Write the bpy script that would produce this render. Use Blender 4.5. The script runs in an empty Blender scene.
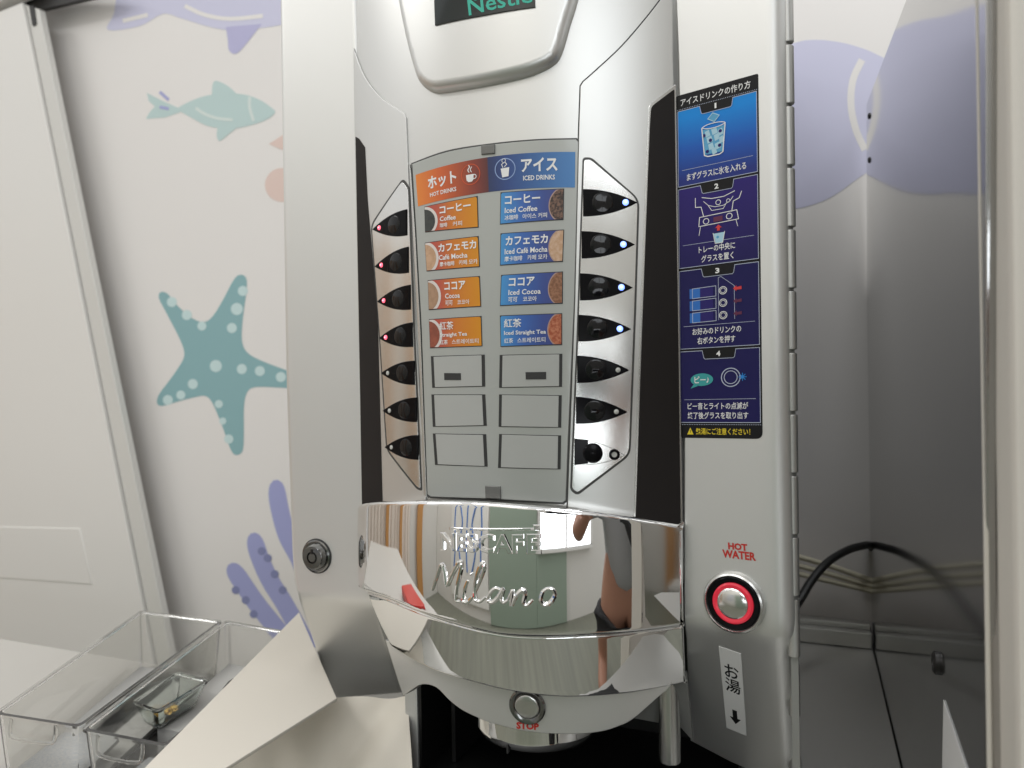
import bpy, bmesh, math, random
from mathutils import Vector, Matrix
random.seed(4)
S = bpy.context.scene
COL = S.collection
R = math.radians
# ------------------------------------------------------------------ camera
F = 740.0; CX, CY = 512.0, 392.0; PSI = R(22); ROLL = R(0.86); Z0 = 0.62
sn, cs = math.sin(PSI), math.cos(PSI)
CAM = Vector((sn*Z0, -cs*Z0, 0))
FW = Vector((-sn, cs, 0)); HR = Vector((cs, sn, 0)); UP = Vector((0, 0, 1))
RX = math.cos(ROLL)*HR - math.sin(ROLL)*UP
UY = math.sin(ROLL)*HR + math.cos(ROLL)*UP
cd = bpy.data.cameras.new('camera'); co = bpy.data.objects.new('camera', cd); COL.objects.link(co)
cd.sensor_width = 36; cd.lens = 36*F/1024; cd.shift_y = (CY-384)/1024
cd.clip_start = 0.01; cd.clip_end = 100
M4 = Matrix((RX, UY, -FW)).transposed().to_4x4(); M4.translation = CAM
cd.dof.use_dof = True; cd.dof.focus_distance = .575; cd.dof.aperture_fstop = 7.5
co.matrix_world = M4; S.camera = co
# ------------------------------------------------------------------ light
S.view_settings.view_transform = 'Standard'; S.view_settings.look = 'None'
S.view_settings.exposure = 0.0; S.view_settings.gamma = 1
S.render.engine = 'CYCLES'
S.cycles.max_bounces = 10; S.cycles.glossy_bounces = 6; S.cycles.transmission_bounces = 10; S.cycles.transparent_max_bounces = 12
S.cycles.caustics_reflective = False; S.cycles.caustics_refractive = False
W = bpy.data.worlds.new('World'); S.world = W; W.use_nodes = True
W.node_tree.nodes['Background'].inputs[0].default_value = (0.985, 0.985, 0.98, 1)
W.node_tree.nodes['Background'].inputs[1].default_value = 0.82

def area(name, loc, target, sx, sy, power, color):
    l = bpy.data.lights.new(name, 'AREA'); l.shape = 'RECTANGLE'; l.size = sx; l.size_y = sy
    l.energy = power; l.color = color
    o = bpy.data.objects.new(name, l); COL.objects.link(o)
    o.location = loc; d = Vector(target)-Vector(loc)
    o.rotation_euler = d.to_track_quat('-Z', 'Y').to_euler()
    return o
area('window_light', (1.22, -2.77, -0.10), (1.22, 0, -0.10), 1.35, 0.54, 7.5, (0.90, 0.95, 1.0))
area('window_light', (1.22, -2.77, 1.45), (1.22, 0, 1.45), 1.35, 0.70, 9.5, (0.90, 0.95, 1.0))
area('added_fill_light', (-2.5, -1.3, 2.1), (-2.7, -1.1, 0), 0.8, 1.6, 20, (1.0, 0.99, 0.97))  # added fill lamp, brightens the curtain and side wall mirrored in the silver
area('added_fill_light', (-0.6, -2.0, 2.1), (-0.7, -2.2, 0), 1.6, 0.6, 22, (1.0, 0.99, 0.97))  # added fill lamp, lifts the rear wall and notice board
area('added_fill_light', (0.30, 0.02, 1.35), (0.25, 0.45, 0), 0.25, 0.5, 5.5, (0.95, 0.97, 1.0))  # lamp added to brighten the wall corner by the steel panel

# ------------------------------------------------------------------ materials
def mat(name, base, metal=0.0, rough=0.5, **k):
    m = bpy.data.materials.new(name); m.use_nodes = True
    nt = m.node_tree; b = nt.nodes['Principled BSDF']
    b.inputs['Base Color'].default_value = (*base, 1); b.inputs['Metallic'].default_value = metal
    b.inputs['Roughness'].default_value = rough
    for key, nm in (('coat', 'Coat Weight'), ('trans', 'Transmission Weight'), ('ior', 'IOR'), ('spec', 'Specular IOR Level'), ('alpha', 'Alpha')):
        if key in k: b.inputs[nm].default_value = k[key]
    if 'emit' in k:
        b.inputs['Emission Color'].default_value = (*k['emit'], 1); b.inputs['Emission Strength'].default_value = k.get('es', 1)
    if 'coat' in k: b.inputs['Coat Roughness'].default_value = k.get('coatr', 0.05)
    tc = nt.nodes.new('ShaderNodeTexCoord')
    if k.get('var'):                       # slow roughness / colour drift: handled, wiped surface
        n = nt.nodes.new('ShaderNodeTexNoise'); n.inputs['Scale'].default_value = k.get('vs', 9); n.inputs['Detail'].default_value = 4
        mp = nt.nodes.new('ShaderNodeMapping'); mp.inputs['Scale'].default_value = k.get('vstretch', (1, 1, 1))
        nt.links.new(tc.outputs['Object'], mp.inputs['Vector']); nt.links.new(mp.outputs[0], n.inputs['Vector'])
        mr = nt.nodes.new('ShaderNodeMapRange'); mr.inputs['To Min'].default_value = max(0, rough-k['var']); mr.inputs['To Max'].default_value = rough+k['var']
        nt.links.new(n.outputs['Fac'], mr.inputs['Value']); nt.links.new(mr.outputs[0], b.inputs['Roughness'])
        cv = k.get('cvar', 0)
        if cv:
            mx = nt.nodes.new('ShaderNodeMix'); mx.data_type = 'RGBA'
            mx.inputs['A'].default_value = (*[c*(1-cv) for c in base], 1); mx.inputs['B'].default_value = (*[min(1, c*(1+cv)) for c in base], 1)
            nt.links.new(n.outputs['Fac'], mx.inputs['Factor']); nt.links.new(mx.outputs['Result'], b.inputs['Base Color'])
    if k.get('bump'):
        n2 = nt.nodes.new('ShaderNodeTexNoise'); n2.inputs['Scale'].default_value = k.get('bs', 900); n2.inputs['Detail'].default_value = 3
        mp2 = nt.nodes.new('ShaderNodeMapping'); mp2.inputs['Scale'].default_value = k.get('bstretch', (1, 1, 1))
        nt.links.new(tc.outputs['Object'], mp2.inputs['Vector']); nt.links.new(mp2.outputs[0], n2.inputs['Vector'])
        bp = nt.nodes.new('ShaderNodeBump'); bp.inputs['Strength'].default_value = k['bump']; bp.inputs['Distance'].default_value = k.get('bd', 0.0005)
        nt.links.new(n2.outputs['Fac'], bp.inputs['Height']); nt.links.new(bp.outputs[0], b.inputs['Normal'])
    return m

def grad(name, stops, axis='X', rough=0.35):
    m = mat(name, stops[0][1], 0, rough)
    nt = m.node_tree; uv = nt.nodes.new('ShaderNodeUVMap'); uv.uv_map = 'uv'
    sp = nt.nodes.new('ShaderNodeSeparateXYZ'); cr = nt.nodes.new('ShaderNodeValToRGB')
    while len(cr.color_ramp.elements) < len(stops): cr.color_ramp.elements.new(0.5)
    for e, (p, c) in zip(cr.color_ramp.elements, stops): e.position = p; e.color = (*c, 1)
    nt.links.new(uv.outputs[0], sp.inputs[0]); nt.links.new(sp.outputs[axis], cr.inputs[0])
    nt.links.new(cr.outputs[0], nt.nodes['Principled BSDF'].inputs['Base Color'])
    return m

def speckle(name, a, b, scale):
    m = mat(name, a, 0, 0.4); nt = m.node_tree
    tc = nt.nodes.new('ShaderNodeTexCoord'); v = nt.nodes.new('ShaderNodeTexNoise'); v.inputs['Scale'].default_value = scale; v.inputs['Detail'].default_value = 5
    cr = nt.nodes.new('ShaderNodeValToRGB'); cr.color_ramp.elements[0].position = .4; cr.color_ramp.elements[1].position = .62
    cr.color_ramp.elements[0].color = (*a, 1); cr.color_ramp.elements[1].color = (*b, 1)
    nt.links.new(tc.outputs['Object'], v.inputs['Vector']); nt.links.new(v.outputs['Fac'], cr.inputs[0])
    nt.links.new(cr.outputs[0], nt.nodes['Principled BSDF'].inputs['Base Color'])
    return m

m_silver = mat('silver_paint', (.74, .74, .72), .74, .42, var=.04, vs=6, bump=.06, bs=2600, bd=.0002)
m_front = mat('silver_front_paint', (.68, .68, .66), .78, .34, var=.03, vs=5, bump=.04, bs=2600, bd=.0002)
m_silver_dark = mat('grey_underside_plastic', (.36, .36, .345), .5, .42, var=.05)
m_chrome = mat('chrome', (.88, .88, .875), 1, .025, var=.012, vs=12)
m_plate = mat('polished_key_plate', (.74, .74, .72), 1, .17, var=.05, vs=14, vstretch=(1, 1, 1), bump=.03, bs=500, bstretch=(1, 1, 20))
m_trim = mat('satin_metal_trim', (.62, .62, .6), .95, .25)
m_gap = mat('shadow_gap_rubber', (.03, .03, .03), 0, .6)
m_blackstrip = mat('black_matt_strip', (.018, .015, .014), 0, .6, var=.06, bump=.05, bs=1500, spec=.2)
m_blackgloss = mat('black_gloss_plastic', (.006, .006, .007), 0, .14, var=.03, spec=.10)
m_dome = mat('black_gloss_dome', (.006, .006, .007), 0, .07, spec=.35)
m_bay = mat('black_bay_plastic', (.007, .007, .007), 0, .45, var=.06)
m_menu = mat('menu_panel_plastic', (.44, .455, .43), .15, .3, var=.05, vs=8, coat=.35)
m_blank = mat('blank_card_plastic', (.46, .47, .45), .1, .35, var=.05)
m_card_edge = mat('card_slot_dark', (.03, .03, .03), 0, .5)
m_white_ink = mat('white_ink', (.85, .85, .84), 0, .4)
m_red_ink = mat('red_ink', (.55, .03, .02), 0, .45)
m_black_ink = mat('black_ink', (.012, .012, .013), 0, .4, spec=.2)
m_yellow_ink = mat('yellow_ink', (.85, .66, .03), 0, .4)
m_led_red = mat('red_led', (.9, .2, .25), 0, .3, emit=(1, .10, .16), es=2.2)
m_led_core = mat('pink_led_core', (1, .8, .8), 0, .3, emit=(1, .45, .5), es=2)
m_led_blue = mat('blue_led', (.5, .6, 1), 0, .3, emit=(.16, .28, 1), es=2.5)
m_led_bcore = mat('blue_white_led_core', (.8, .85, 1), 0, .3, emit=(.55, .66, 1), es=2.2)
m_led_off = mat('unlit_led', (.6, .6, .57), 0, .25)
m_lamp_red = mat('glowing_red_ring', (.55, .03, .05), 0, .22, emit=(1, .03, .07), es=.28)
m_clear = mat('clear_plastic', (.97, .97, .95), 0, .05, trans=.93, ior=1.3)
m_glass = mat('pale_green_glass', (.93, .98, .95), 0, .02, trans=1, ior=1.42)
m_wall = mat('cream_wall_paper', (.80, .775, .75), 0, .55, var=.05, bump=.03, bs=300)
m_door = mat('white_door_paint', (.78, .765, .735), 0, .38, var=.05, vs=4, bump=.04, bs=200)
m_door_edge = mat('door_edge_paint', (.66, .65, .615), 0, .4, var=.04)
m_dark = mat('dark_rail_metal', (.02, .019, .018), .3, .45)
m_steel = mat('brushed_steel_panel', (.42, .42, .415), 1, .085, var=.035, vs=5, vstretch=(1, .6, .15), bump=.06, bs=260, bstretch=(1, .02, 1), bd=.0003)
m_counter = mat('steel_counter', (.46, .455, .43), .6, .36, var=.06, bump=.08, bs=300, bstretch=(.03, 1, 1), bd=.0003)
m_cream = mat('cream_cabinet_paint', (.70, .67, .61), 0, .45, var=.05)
m_cream2 = mat('shaded_cabinet_cream', (.48, .45, .42), 0, .5, var=.05)  # cabinet cream darkened in its base colour to stand for recess shading
m_sheet = mat('cream_board', (.78, .73, .64), 0, .6, var=.05, cvar=.03, vs=5)
m_cable = mat('black_rubber_cable', (.012, .012, .012), 0, .45)
m_cable2 = mat('yellowed_cable', (.62, .58, .44), 0, .5)
m_teal = mat('starfish_teal_print', (.26, .45, .475), 0, .55)
m_teal2 = mat('pale_teal_print', (.58, .74, .74), 0, .55)
m_fish = mat('fish_mint_print', (.50, .64, .63), 0, .55)
m_fishline = mat('fish_pale_line_print', (.66, .74, .71), 0, .55)
m_lav = mat('lavender_print', (.47, .46, .68), 0, .55)
m_lav2 = mat('pale_lavender_print', (.60, .60, .76), 0, .55)
m_coral = mat('coral_blue_print', (.37, .39, .66), 0, .55)
m_coraldot = mat('coral_dot_print', (.24, .26, .46), 0, .55)
m_peach = mat('peach_print', (.74, .58, .52), 0, .55)
m_screen = mat('black_display_glass', (.006, .012, .012), 0, .08, coat=.5)
m_teal_led = mat('teal_display_text', (.02, .3, .22), 0, .4, emit=(.02, .42, .30), es=.28)
m_rim = mat('plate_outline_gap', (.075, .075, .072), .3, .45)
m_bench = mat('grey_bench_laminate', (.58, .56, .52), 0, .45, var=.05)
m_hinge = mat('dull_hinge_metal', (.56, .56, .54), .8, .42)
m_lock = mat('dark_chrome_lock', (.22, .22, .215), 1, .16)
m_smoke = mat('smoked_clip', (.18, .18, .17), .2, .25)

# ------------------------------------------------------------------ pixel rays and surfaces
def ray(px, py): return (FW + RX*((px-CX)/F) - UY*((py-CY)/F))
class Surf:                       # Y = f(X, Z), facing the viewer (-Y)
    def __init__(s, f, curved=True): s.f = f; s.curved = curved
    def hit(s, px, py):
        d = ray(px, py); g = lambda t: (CAM.y+d.y*t) - s.f(CAM.x+d.x*t, CAM.z+d.z*t)
        t = .2
        while g(t) < 0 and t < 4: t += .01
        a, b = t-.01, t
        for _ in range(30):
            m = (a+b)/2
            if g(m) < 0: a = m
            else: b = m
        return CAM + d*a
    def h2(s, px, py): p = s.hit(px, py); return (p.x, p.z)
    def normal(s, a, b):
        e = 1e-4; return Vector(((s.f(a+e, b)-s.f(a-e, b))/(2*e), -1, (s.f(a, b+e)-s.f(a, b-e))/(2*e))).normalized()
    def to3(s, a, b, off=0): return Vector((a, s.f(a, b), b)) + s.normal(a, b)*off
class Plane:
    curved = False
    def __init__(s, o, a, b): s.o = Vector(o); s.a = Vector(a).normalized(); s.b = Vector(b).normalized(); s.n = s.a.cross(s.b)
    def hit(s, px, py): d = ray(px, py); return CAM + d*((s.o-CAM).dot(s.n)/d.dot(s.n))
    def h2(s, px, py): p = s.hit(px, py)-s.o; return (p.dot(s.a), p.dot(s.b))
    def normal(s, a, b): return s.n
    def to3(s, a, b, off=0): return s.o + s.a*a + s.b*b + s.n*off
def soft(x, w=.006): return x if x/w > 30 else w*math.log1p(math.exp(x/w))
flat = Plane((0, 0, 0), (1, 0, 0), (0, 0, 1))
XL, XR = flat.hit(360, 390).x, flat.hit(681, 390).x
XC, HW = (XL+XR)/2, (XR-XL)/2
def bulge(b, y0, lean=lambda Z: 0):
    return lambda X, Z: y0 - b*(1-((X-XC)/HW)**2) + lean(Z)
TW = math.tan(R(12))
s_left = Surf(lambda X, Z: .75*soft(-.190-Z, .0025))
s_right = Surf(lambda X, Z: -(X-XR)*TW + .7*soft(-.178-Z, .004))
s_front = Surf(bulge(.040, 0))
ZB = -.155
s_band = Surf(bulge(.058, -.010, lambda Z: .9*(Z-ZB)**2))
ZS = -.197
s_skirt = Surf(bulge(.058, -.006, lambda Z: .30*(-.17-Z)))
s_lip = Surf(bulge(.045, .006, lambda Z: .12*(-.2-Z)))
s_wall = Plane((0, .58, 0), (1, 0, 0), (0, 0, 1))
s_doorp = Plane((0, .53, 0), (1, 0, 0), (0, 0, 1))
XP = .307
s_side = Plane((XP, 0, 0), (0, -1, 0), (0, 0, 1))
ZC = -.36

# ------------------------------------------------------------------ mesh helpers
def link(name, me, parent=None):
    o = bpy.data.objects.new(name, me); COL.objects.link(o)
    if parent is not None: o.parent = parent
    return o
def finish(name, bm, mats, parent=None, smooth=True, ang=32, wn=True):
    me = bpy.data.meshes.new(name); bm.to_mesh(me); bm.free()
    for m in (mats if isinstance(mats, (list, tuple)) else [mats]): me.materials.append(m)
    if smooth:
        me.polygons.foreach_set('use_smooth', [True]*len(me.polygons)); me.set_sharp_from_angle(angle=R(ang))
    o = link(name, me, parent)
    if smooth and wn:
        w = o.modifiers.new('weighted', 'WEIGHTED_NORMAL'); w.keep_sharp = True; w.weight = 60
    return o
def tag(o, label, cat, group=None, kind=None):
    if label: o['label'] = label
    if cat: o['category'] = cat
    if group: o['group'] = group
    if kind: o['kind'] = kind
    return o
def empty(name, loc, label, cat, group=None):
    o = bpy.data.objects.new(name, None); COL.objects.link(o); o.location = loc
    o.empty_display_size = .05
    return tag(o, label, cat, group)
def keep(o, parent):               # parent that is moved: keep world placement
    o.parent = parent; o.matrix_parent_inverse = Matrix.Translation(parent.location).inverted(); return o
def spline(pts, n=6, closed=False):
    out = []; N = len(pts)
    for i in range(N if closed else N-1):
        p = [Vector(pts[(i+k) % N] if closed else pts[min(max(i+k, 0), N-1)]) for k in (-1, 0, 1, 2)]
        for j in range(n):
            t = j/n
            out.append(tuple(.5*((2*p[1])+(p[2]-p[0])*t+(2*p[0]-5*p[1]+4*p[2]-p[3])*t*t+(3*p[1]-p[0]-3*p[2]+p[3])*t**3)))
    if not closed: out.append(tuple(pts[-1]))
    return out
def rounded(pts, r, n=5):          # r: one radius or one per corner
    out = []; N = len(pts)
    for i in range(N):
        rr = r[i] if isinstance(r, (list, tuple)) else r
        a, b, c = (Vector(pts[(i+k) % N]) for k in (-1, 0, 1))
        if rr <= 0: out.append(tuple(b)); continue
        u, v = (a-b), (c-b); q = min(rr, .45*u.length, .45*v.length)
        p, s = b+u.normalized()*q, b+v.normalized()*q
        for j in range(n+1):
            t = j/n; out.append(tuple(p*(1-t)**2 + b*2*t*(1-t) + s*t*t))
    return out
def area2(P): return sum(P[i][0]*P[(i+1) % len(P)][1]-P[(i+1) % len(P)][0]*P[i][1] for i in range(len(P)))/2
def inset(P, d):
    out = []; N = len(P)
    for i in range(N):
        a, b, c = Vector(P[i-1]), Vector(P[i]), Vector(P[(i+1) % N])
        u, v = (b-a), (c-b)
        if u.length < 1e-9: u = v
        if v.length < 1e-9: v = u
        u.normalize(); v.normalize()
        n1, n2 = Vector((-u.y, u.x)), Vector((-v.y, v.x)); m = n1+n2
        k = m.length
        if k < .2: m = n1; k = 1; sc = 1
        else: m = m/k; sc = 1/max(.5, m.dot(n1))
        dd = d(b) if callable(d) else d
        out.append(tuple(b+m*dd*sc))
    return out
def cut(bm, step, axis):
    lo = min(v.co[axis] for v in bm.verts); hi = max(v.co[axis] for v in bm.verts)
    k = math.floor(lo/step)+1
    while k*step < hi:
        co = Vector((0, 0, 0)); co[axis] = k*step+1.3e-5; no = Vector((0, 0, 0)); no[axis] = 1
        bmesh.ops.bisect_plane(bm, geom=bm.verts[:]+bm.edges[:]+bm.faces[:], dist=1e-7, plane_co=co, plane_no=no); k += 1
def prism_local(P, th, bev=.0008, seg=3, bfun=None):
    """closed plate over the 2-D outline P, height th, rounded top edge"""
    if area2(P) < 0: P = P[::-1]
    bm = bmesh.new(); rings = [(0, 0)]
    if bev > 0:
        for j in range(seg+1):
            a = math.pi/2*j/seg; rings.append((1-math.cos(a), -1+math.sin(a)))
        f = bfun or (lambda p: bev)
        loops = [[(x, y, 0) for x, y in P]]
        for u, w in rings[1:]:
            Q = inset(P, lambda p: f(p)*u) if u > 0 else P
            loops.append([(q[0], q[1], th + f(Vector(p))*w) for q, p in zip(Q, P)])
    else: loops = [[(x, y, 0) for x, y in P], [(x, y, th) for x, y in P]]
    vs = [[bm.verts.new(c) for c in L] for L in loops]; n = len(P)
    for A, B in zip(vs, vs[1:]):
        for i in range(n): bm.faces.new((A[i], A[(i+1) % n], B[(i+1) % n], B[i]))
    bm.faces.new(vs[-1]); bm.faces.new(vs[0][::-1])
    return bm
def bend(bm, surf, off=0, stepx=None, stepz=None):
    if stepx: cut(bm, stepx, 0)
    if stepz: cut(bm, stepz, 1)
    for v in bm.verts: v.co = surf.to3(v.co.x, v.co.y, off+v.co.z)
    return bm
def plate(name, surf, px, th, m, parent, off=0, bev=.0008, seg=3, stepx=None, stepz=None, bfun=None, raw=False):
    P = [surf.h2(*p) for p in px]
    if surf.curved and stepx is None: stepx = .006
    bm = bend(prism_local(P, th, bev, seg, bfun), surf, off, stepx, stepz)
    return bm if raw else finish(name, bm, m, parent)
def join(*bms):
    out = bmesh.new()
    for b in bms:
        me = bpy.data.meshes.new('tmp'); b.to_mesh(me); b.free(); out.from_mesh(me); bpy.data.meshes.remove(me)
    return out
def box(x0, x1, y0, y1, z0, z1, bev=0):
    bm = bmesh.new(); bmesh.ops.create_cube(bm, size=1)
    for v in bm.verts: v.co = Vector((x0+(v.co.x+.5)*(x1-x0), y0+(v.co.y+.5)*(y1-y0), z0+(v.co.z+.5)*(z1-z0)))
    if bev: bmesh.ops.bevel(bm, geom=bm.edges[:], offset=bev, segments=2, profile=.5, affect='EDGES')
    return bm
def lathe(center, normal, prof, n=40, mi=None):
    """prof: (radius, height along normal); open at the start, closed at the end if r == 0"""
    nz = Vector(normal).normalized(); ux = nz.cross(UP).normalized() if abs(nz.z) < .9 else Vector((1, 0, 0)); uy = nz.cross(ux)
    bm = bmesh.new(); L = []
    for r, h in prof:
        if r < 1e-7: L.append([bm.verts.new(Vector(center)+nz*h)])
        else: L.append([bm.verts.new(Vector(center)+nz*h+(ux*math.cos(2*math.pi*i/n)+uy*math.sin(2*math.pi*i/n))*r) for i in range(n)])
    for k, (A, B) in enumerate(zip(L, L[1:])):
        for i in range(n):
            j = (i+1) % n
            if len(A) == 1: f = bm.faces.new((A[0], B[j], B[i]))
            elif len(B) == 1: f = bm.faces.new((A[i], A[j], B[0]))
            else: f = bm.faces.new((A[i], A[j], B[j], B[i]))
            if mi: f.material_index = mi[k]
    bmesh.ops.recalc_face_normals(bm, faces=bm.faces[:])
    return bm
def tube(pts, r, n=10, rfun=None):
    bm = bmesh.new(); pts = [Vector(p) for p in pts]; L = []; last = None
    for i, p in enumerate(pts):
        t = (pts[min(i+1, len(pts)-1)]-pts[max(i-1, 0)]).normalized()
        if last is None: last = t.cross(UP) if abs(t.z) < .95 else t.cross(Vector((1, 0, 0)))
        u = (last - t*last.dot(t)).normalized(); last = u; v = t.cross(u); rr = rfun(i/(len(pts)-1)) if rfun else r
        L.append([bm.verts.new(p+(u*math.cos(2*math.pi*k/n)+v*math.sin(2*math.pi*k/n))*rr) for k in range(n)])
    for A, B in zip(L, L[1:]):
        for k in range(n): bm.faces.new((A[k], A[(k+1) % n], B[(k+1) % n], B[k]))
    bm.faces.new(L[0][::-1]); bm.faces.new(L[-1]); bmesh.ops.recalc_face_normals(bm, faces=bm.faces[:])
    return bm
_tc = {}
def textmesh(body, bold=0.0, res=3, ext=0.0):
    bold = min(bold, .012) if any(0x3400 < ord(c) < 0x9fff for c in body) and bold > 0 else bold
    key = (body, bold, res, ext)
    if key not in _tc:
        c = bpy.data.curves.new('t', 'FONT'); c.body = body; c.resolution_u = res; c.offset = bold; c.extrude = ext*.05; c.bevel_depth = ext*.03; c.bevel_resolution = 2 if ext else 0
        o = bpy.data.objects.new('t', c); COL.objects.link(o); bpy.context.view_layer.update()
        me = bpy.data.meshes.new_from_object(o.evaluated_get(bpy.context.evaluated_depsgraph_get()))
        V = [tuple(v.co) for v in me.vertices]; Fc = [tuple(p.vertices) for p in me.polygons]
        bpy.data.objects.remove(o); bpy.data.curves.remove(c); bpy.data.meshes.remove(me)
        x0 = min(v[0] for v in V); x1 = max(v[0] for v in V); y0 = min(v[1] for v in V); y1 = max(v[1] for v in V)
        _tc[key] = ([((v[0]-x0)/(x1-x0), 1-(v[1]-y0)/(y1-y0), v[2]) for v in V], Fc)
    return _tc[key]
LAY = .00012
class Decal:
    """flat print laid on a surface: x in 0..A (right), y in 0..1 (down) inside a quad TL, TR, BR, BL"""
    def __init__(s, surf, quad, off=.0004, A=None):
        s.surf = surf; s.q = [Vector(surf.h2(*p)) for p in quad]; s.off = off
        w = ((s.q[1]-s.q[0]).length+(s.q[2]-s.q[3]).length)/2; h = ((s.q[3]-s.q[0]).length+(s.q[2]-s.q[1]).length)/2
        s.A = A or w/h; s.bm = bmesh.new(); s.mats = []
    def mi(s, m):
        if m not in s.mats: s.mats.append(m)
        return s.mats.index(m)
    def poly(s, pts, m, lay=0):
        f = s.bm.faces.new([s.bm.verts.new((p[0], p[1], lay*LAY)) for p in pts]); f.material_index = s.mi(m); return s
    def rect(s, x0, y0, x1, y1, m, lay=0): return s.poly([(x0, y0), (x1, y0), (x1, y1), (x0, y1)], m, lay)
    def disc(s, x, y, r, m, lay=0, ry=None, n=24, a0=0, a1=360, clip=None):
        ry = ry or r; full = a1-a0 >= 360
        P = [(x+r*math.cos(R(a0+(a1-a0)*i/n)), y+ry*math.sin(R(a0+(a1-a0)*i/n))) for i in range(n if full else n+1)]
        return s.poly(P, m, lay)
    def line(s, pts, w, m, lay=0, closed=False):
        P = [Vector(p[:2]) for p in pts]; P = [p for k, p in enumerate(P) if k == 0 or (p-P[k-1]).length > 1e-6]
        N = len(P); k = s.mi(m); L = []
        for i in range(N):
            a = P[i-1] if (i or closed) else P[0]; c = P[(i+1) % N] if (i < N-1 or closed) else P[-1]; b = P[i]
            u = (b-a) if (b-a).length > 1e-9 else (c-b); v = (c-b) if (c-b).length > 1e-9 else u
            u, v = u.normalized(), v.normalized(); n1, n2 = Vector((-u.y, u.x)), Vector((-v.y, v.x)); q = n1+n2
            q = n1 if q.length < .2 else q/q.length; q = q*(w/2/max(.4, q.dot(n1)))
            L.append([s.bm.verts.new((b.x+q.x*g, b.y+q.y*g, lay*LAY)) for g in (-1, 1)])
        for i in range(N if closed else N-1):
            A_, B_ = L[i], L[(i+1) % N]; s.bm.faces.new((A_[0], B_[0], B_[1], A_[1])).material_index = k
        return s
    def ring(s, x, y, r, w, m, lay=0, n=28, ry=None):
        ry = ry or r
        for i in range(n):
            P = []
            for q, a in ((0, i), (0, i+1), (1, i+1), (1, i)):
                t = 2*math.pi*a/n; P.append((x+(r+(w if q else 0))*math.cos(t), y+(ry+(w if q else 0))*math.sin(t)))
            s.poly(P, m, lay)
        return s
    def text(s, body, x0, y0, x1, y1, m, lay=1, bold=.0, res=2, ext=0):
        V, Fc = textmesh(body, bold, res, 1 if ext else 0); k = s.mi(m)
        vs = [s.bm.verts.new((x0+v[0]*(x1-x0), y0+v[1]*(y1-y0), lay*LAY+v[2]*ext/.08)) for v in V]
        for f in Fc:
            try: s.bm.faces.new([vs[i] for i in f]).material_index = k
            except ValueError: pass
        return s
    def done(s, name, parent, step=None, recalc=False):
        bm = s.bm
        if s.surf.curved: cut(bm, step or max(.06, .006/max(.001, (s.q[1]-s.q[0]).length)*s.A), 0)
        uvl = bm.loops.layers.uv.new('uv')
        for f in bm.faces:
            for l in f.loops: l[uvl].uv = (min(1, max(0, l.vert.co.x/s.A)), 1-min(1, max(0, l.vert.co.y)))
        for v in bm.verts:
            u, w = v.co.x/s.A, v.co.y
            p = (s.q[0]*(1-u)+s.q[1]*u)*(1-w) + (s.q[3]*(1-u)+s.q[2]*u)*w
            v.co = s.surf.to3(p.x, p.y, s.off+v.co.z)
        bm.normal_update()
        c = s.q[0]; nn = s.surf.normal(c.x, c.y)
        if recalc: bmesh.ops.recalc_face_normals(bm, faces=bm.faces[:])
        else: bmesh.ops.reverse_faces(bm, faces=[f for f in bm.faces if f.normal.dot(nn) < 0])
        return finish(name, bm, s.mats, parent, smooth=False)
def px_decal(surf, off=.0004):     # decal whose coordinates are photograph pixels over a patch of a PLANE
    class D(Decal):
        def __init__(s): s.surf = surf; s.off = off; s.bm = bmesh.new(); s.mats = []; s.A = 1
        def done(s, name, parent):
            for v in s.bm.verts:
                a, b = surf.h2(v.co.x, v.co.y); v.co = surf.to3(a, b, off+v.co.z)
            s.bm.normal_update(); bmesh.ops.reverse_faces(s.bm, faces=[f for f in s.bm.faces if f.normal.dot(surf.n) < 0])
            return finish(name, s.bm, s.mats, parent, smooth=False)
    return D()

# ================================================================== SETTING
wall = finish('mural_wall', box(-3.2, 1.6, .58, .66, -1.28, 1.7), m_wall)
tag(wall, 'cream wall with printed sea creatures behind the machine', 'wall', kind='thing')
D = px_decal(s_wall)
fish = spline([(193, 115), (184, 109), (178, 107.5), (148, 94), (149, 101), (155, 106), (150, 112), (146, 119), (165, 117), (180, 113)], 3)
body = spline([(178, 108), (196, 99), (214, 94.5), (240, 94), (258, 99), (272, 108), (275, 113), (266, 120), (248, 126), (228, 129), (208, 126), (192, 118), (180, 111)], 4, True)
D.poly([(181, 109), (165, 102), (147, 93), (149, 101), (155, 106.5), (150, 112), (146, 119), (165, 117.5), (181, 112)], m_fish, 0)
D.poly(body, m_fish, 1)
D.poly(spline([(212, 96), (213, 84), (217, 81), (228, 86), (238, 95)], 3), m_fish, 2)
D.poly(spline([(218, 127), (217, 136), (220, 141), (228, 135), (238, 127)], 3), m_fish, 2)
D.line(spline([(196, 108), (205, 114), (218, 118.5), (233, 120)], 4), 3, m_fishline, 3)
D.line(spline([(250, 97), (250, 108), (254, 121)], 4), 3, m_fishline, 3)
D.line([(160, 92), (169, 100)], 3, m_coral, 3).line([(160, 107), (169, 109)], 3, m_coral, 3)
D.done('fish_print', wall)
D = px_decal(s_wall)
D.poly(spline([(108, 30), (114, 14), (117, -4), (126, -25), (290, -40), (300, 20), (281, 25), (262, 28), (235, 31), (210, 27), (180, 18), (163, 14), (140, 26)], 4, True), m_lav2, 0)
D.poly(spline([(226, 27), (228, 40), (229, 50), (235, 54), (243, 48), (262, 24)], 3), m_lav, 1)
D.line(spline([(185, 6), (205, 15), (230, 19), (263, 16)], 4), 4, m_wall, 2).line([(123, 21), (148, 15)], 4, m_wall, 2)
D.done('whale_print', wall)
D = px_decal(s_wall)
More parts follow.
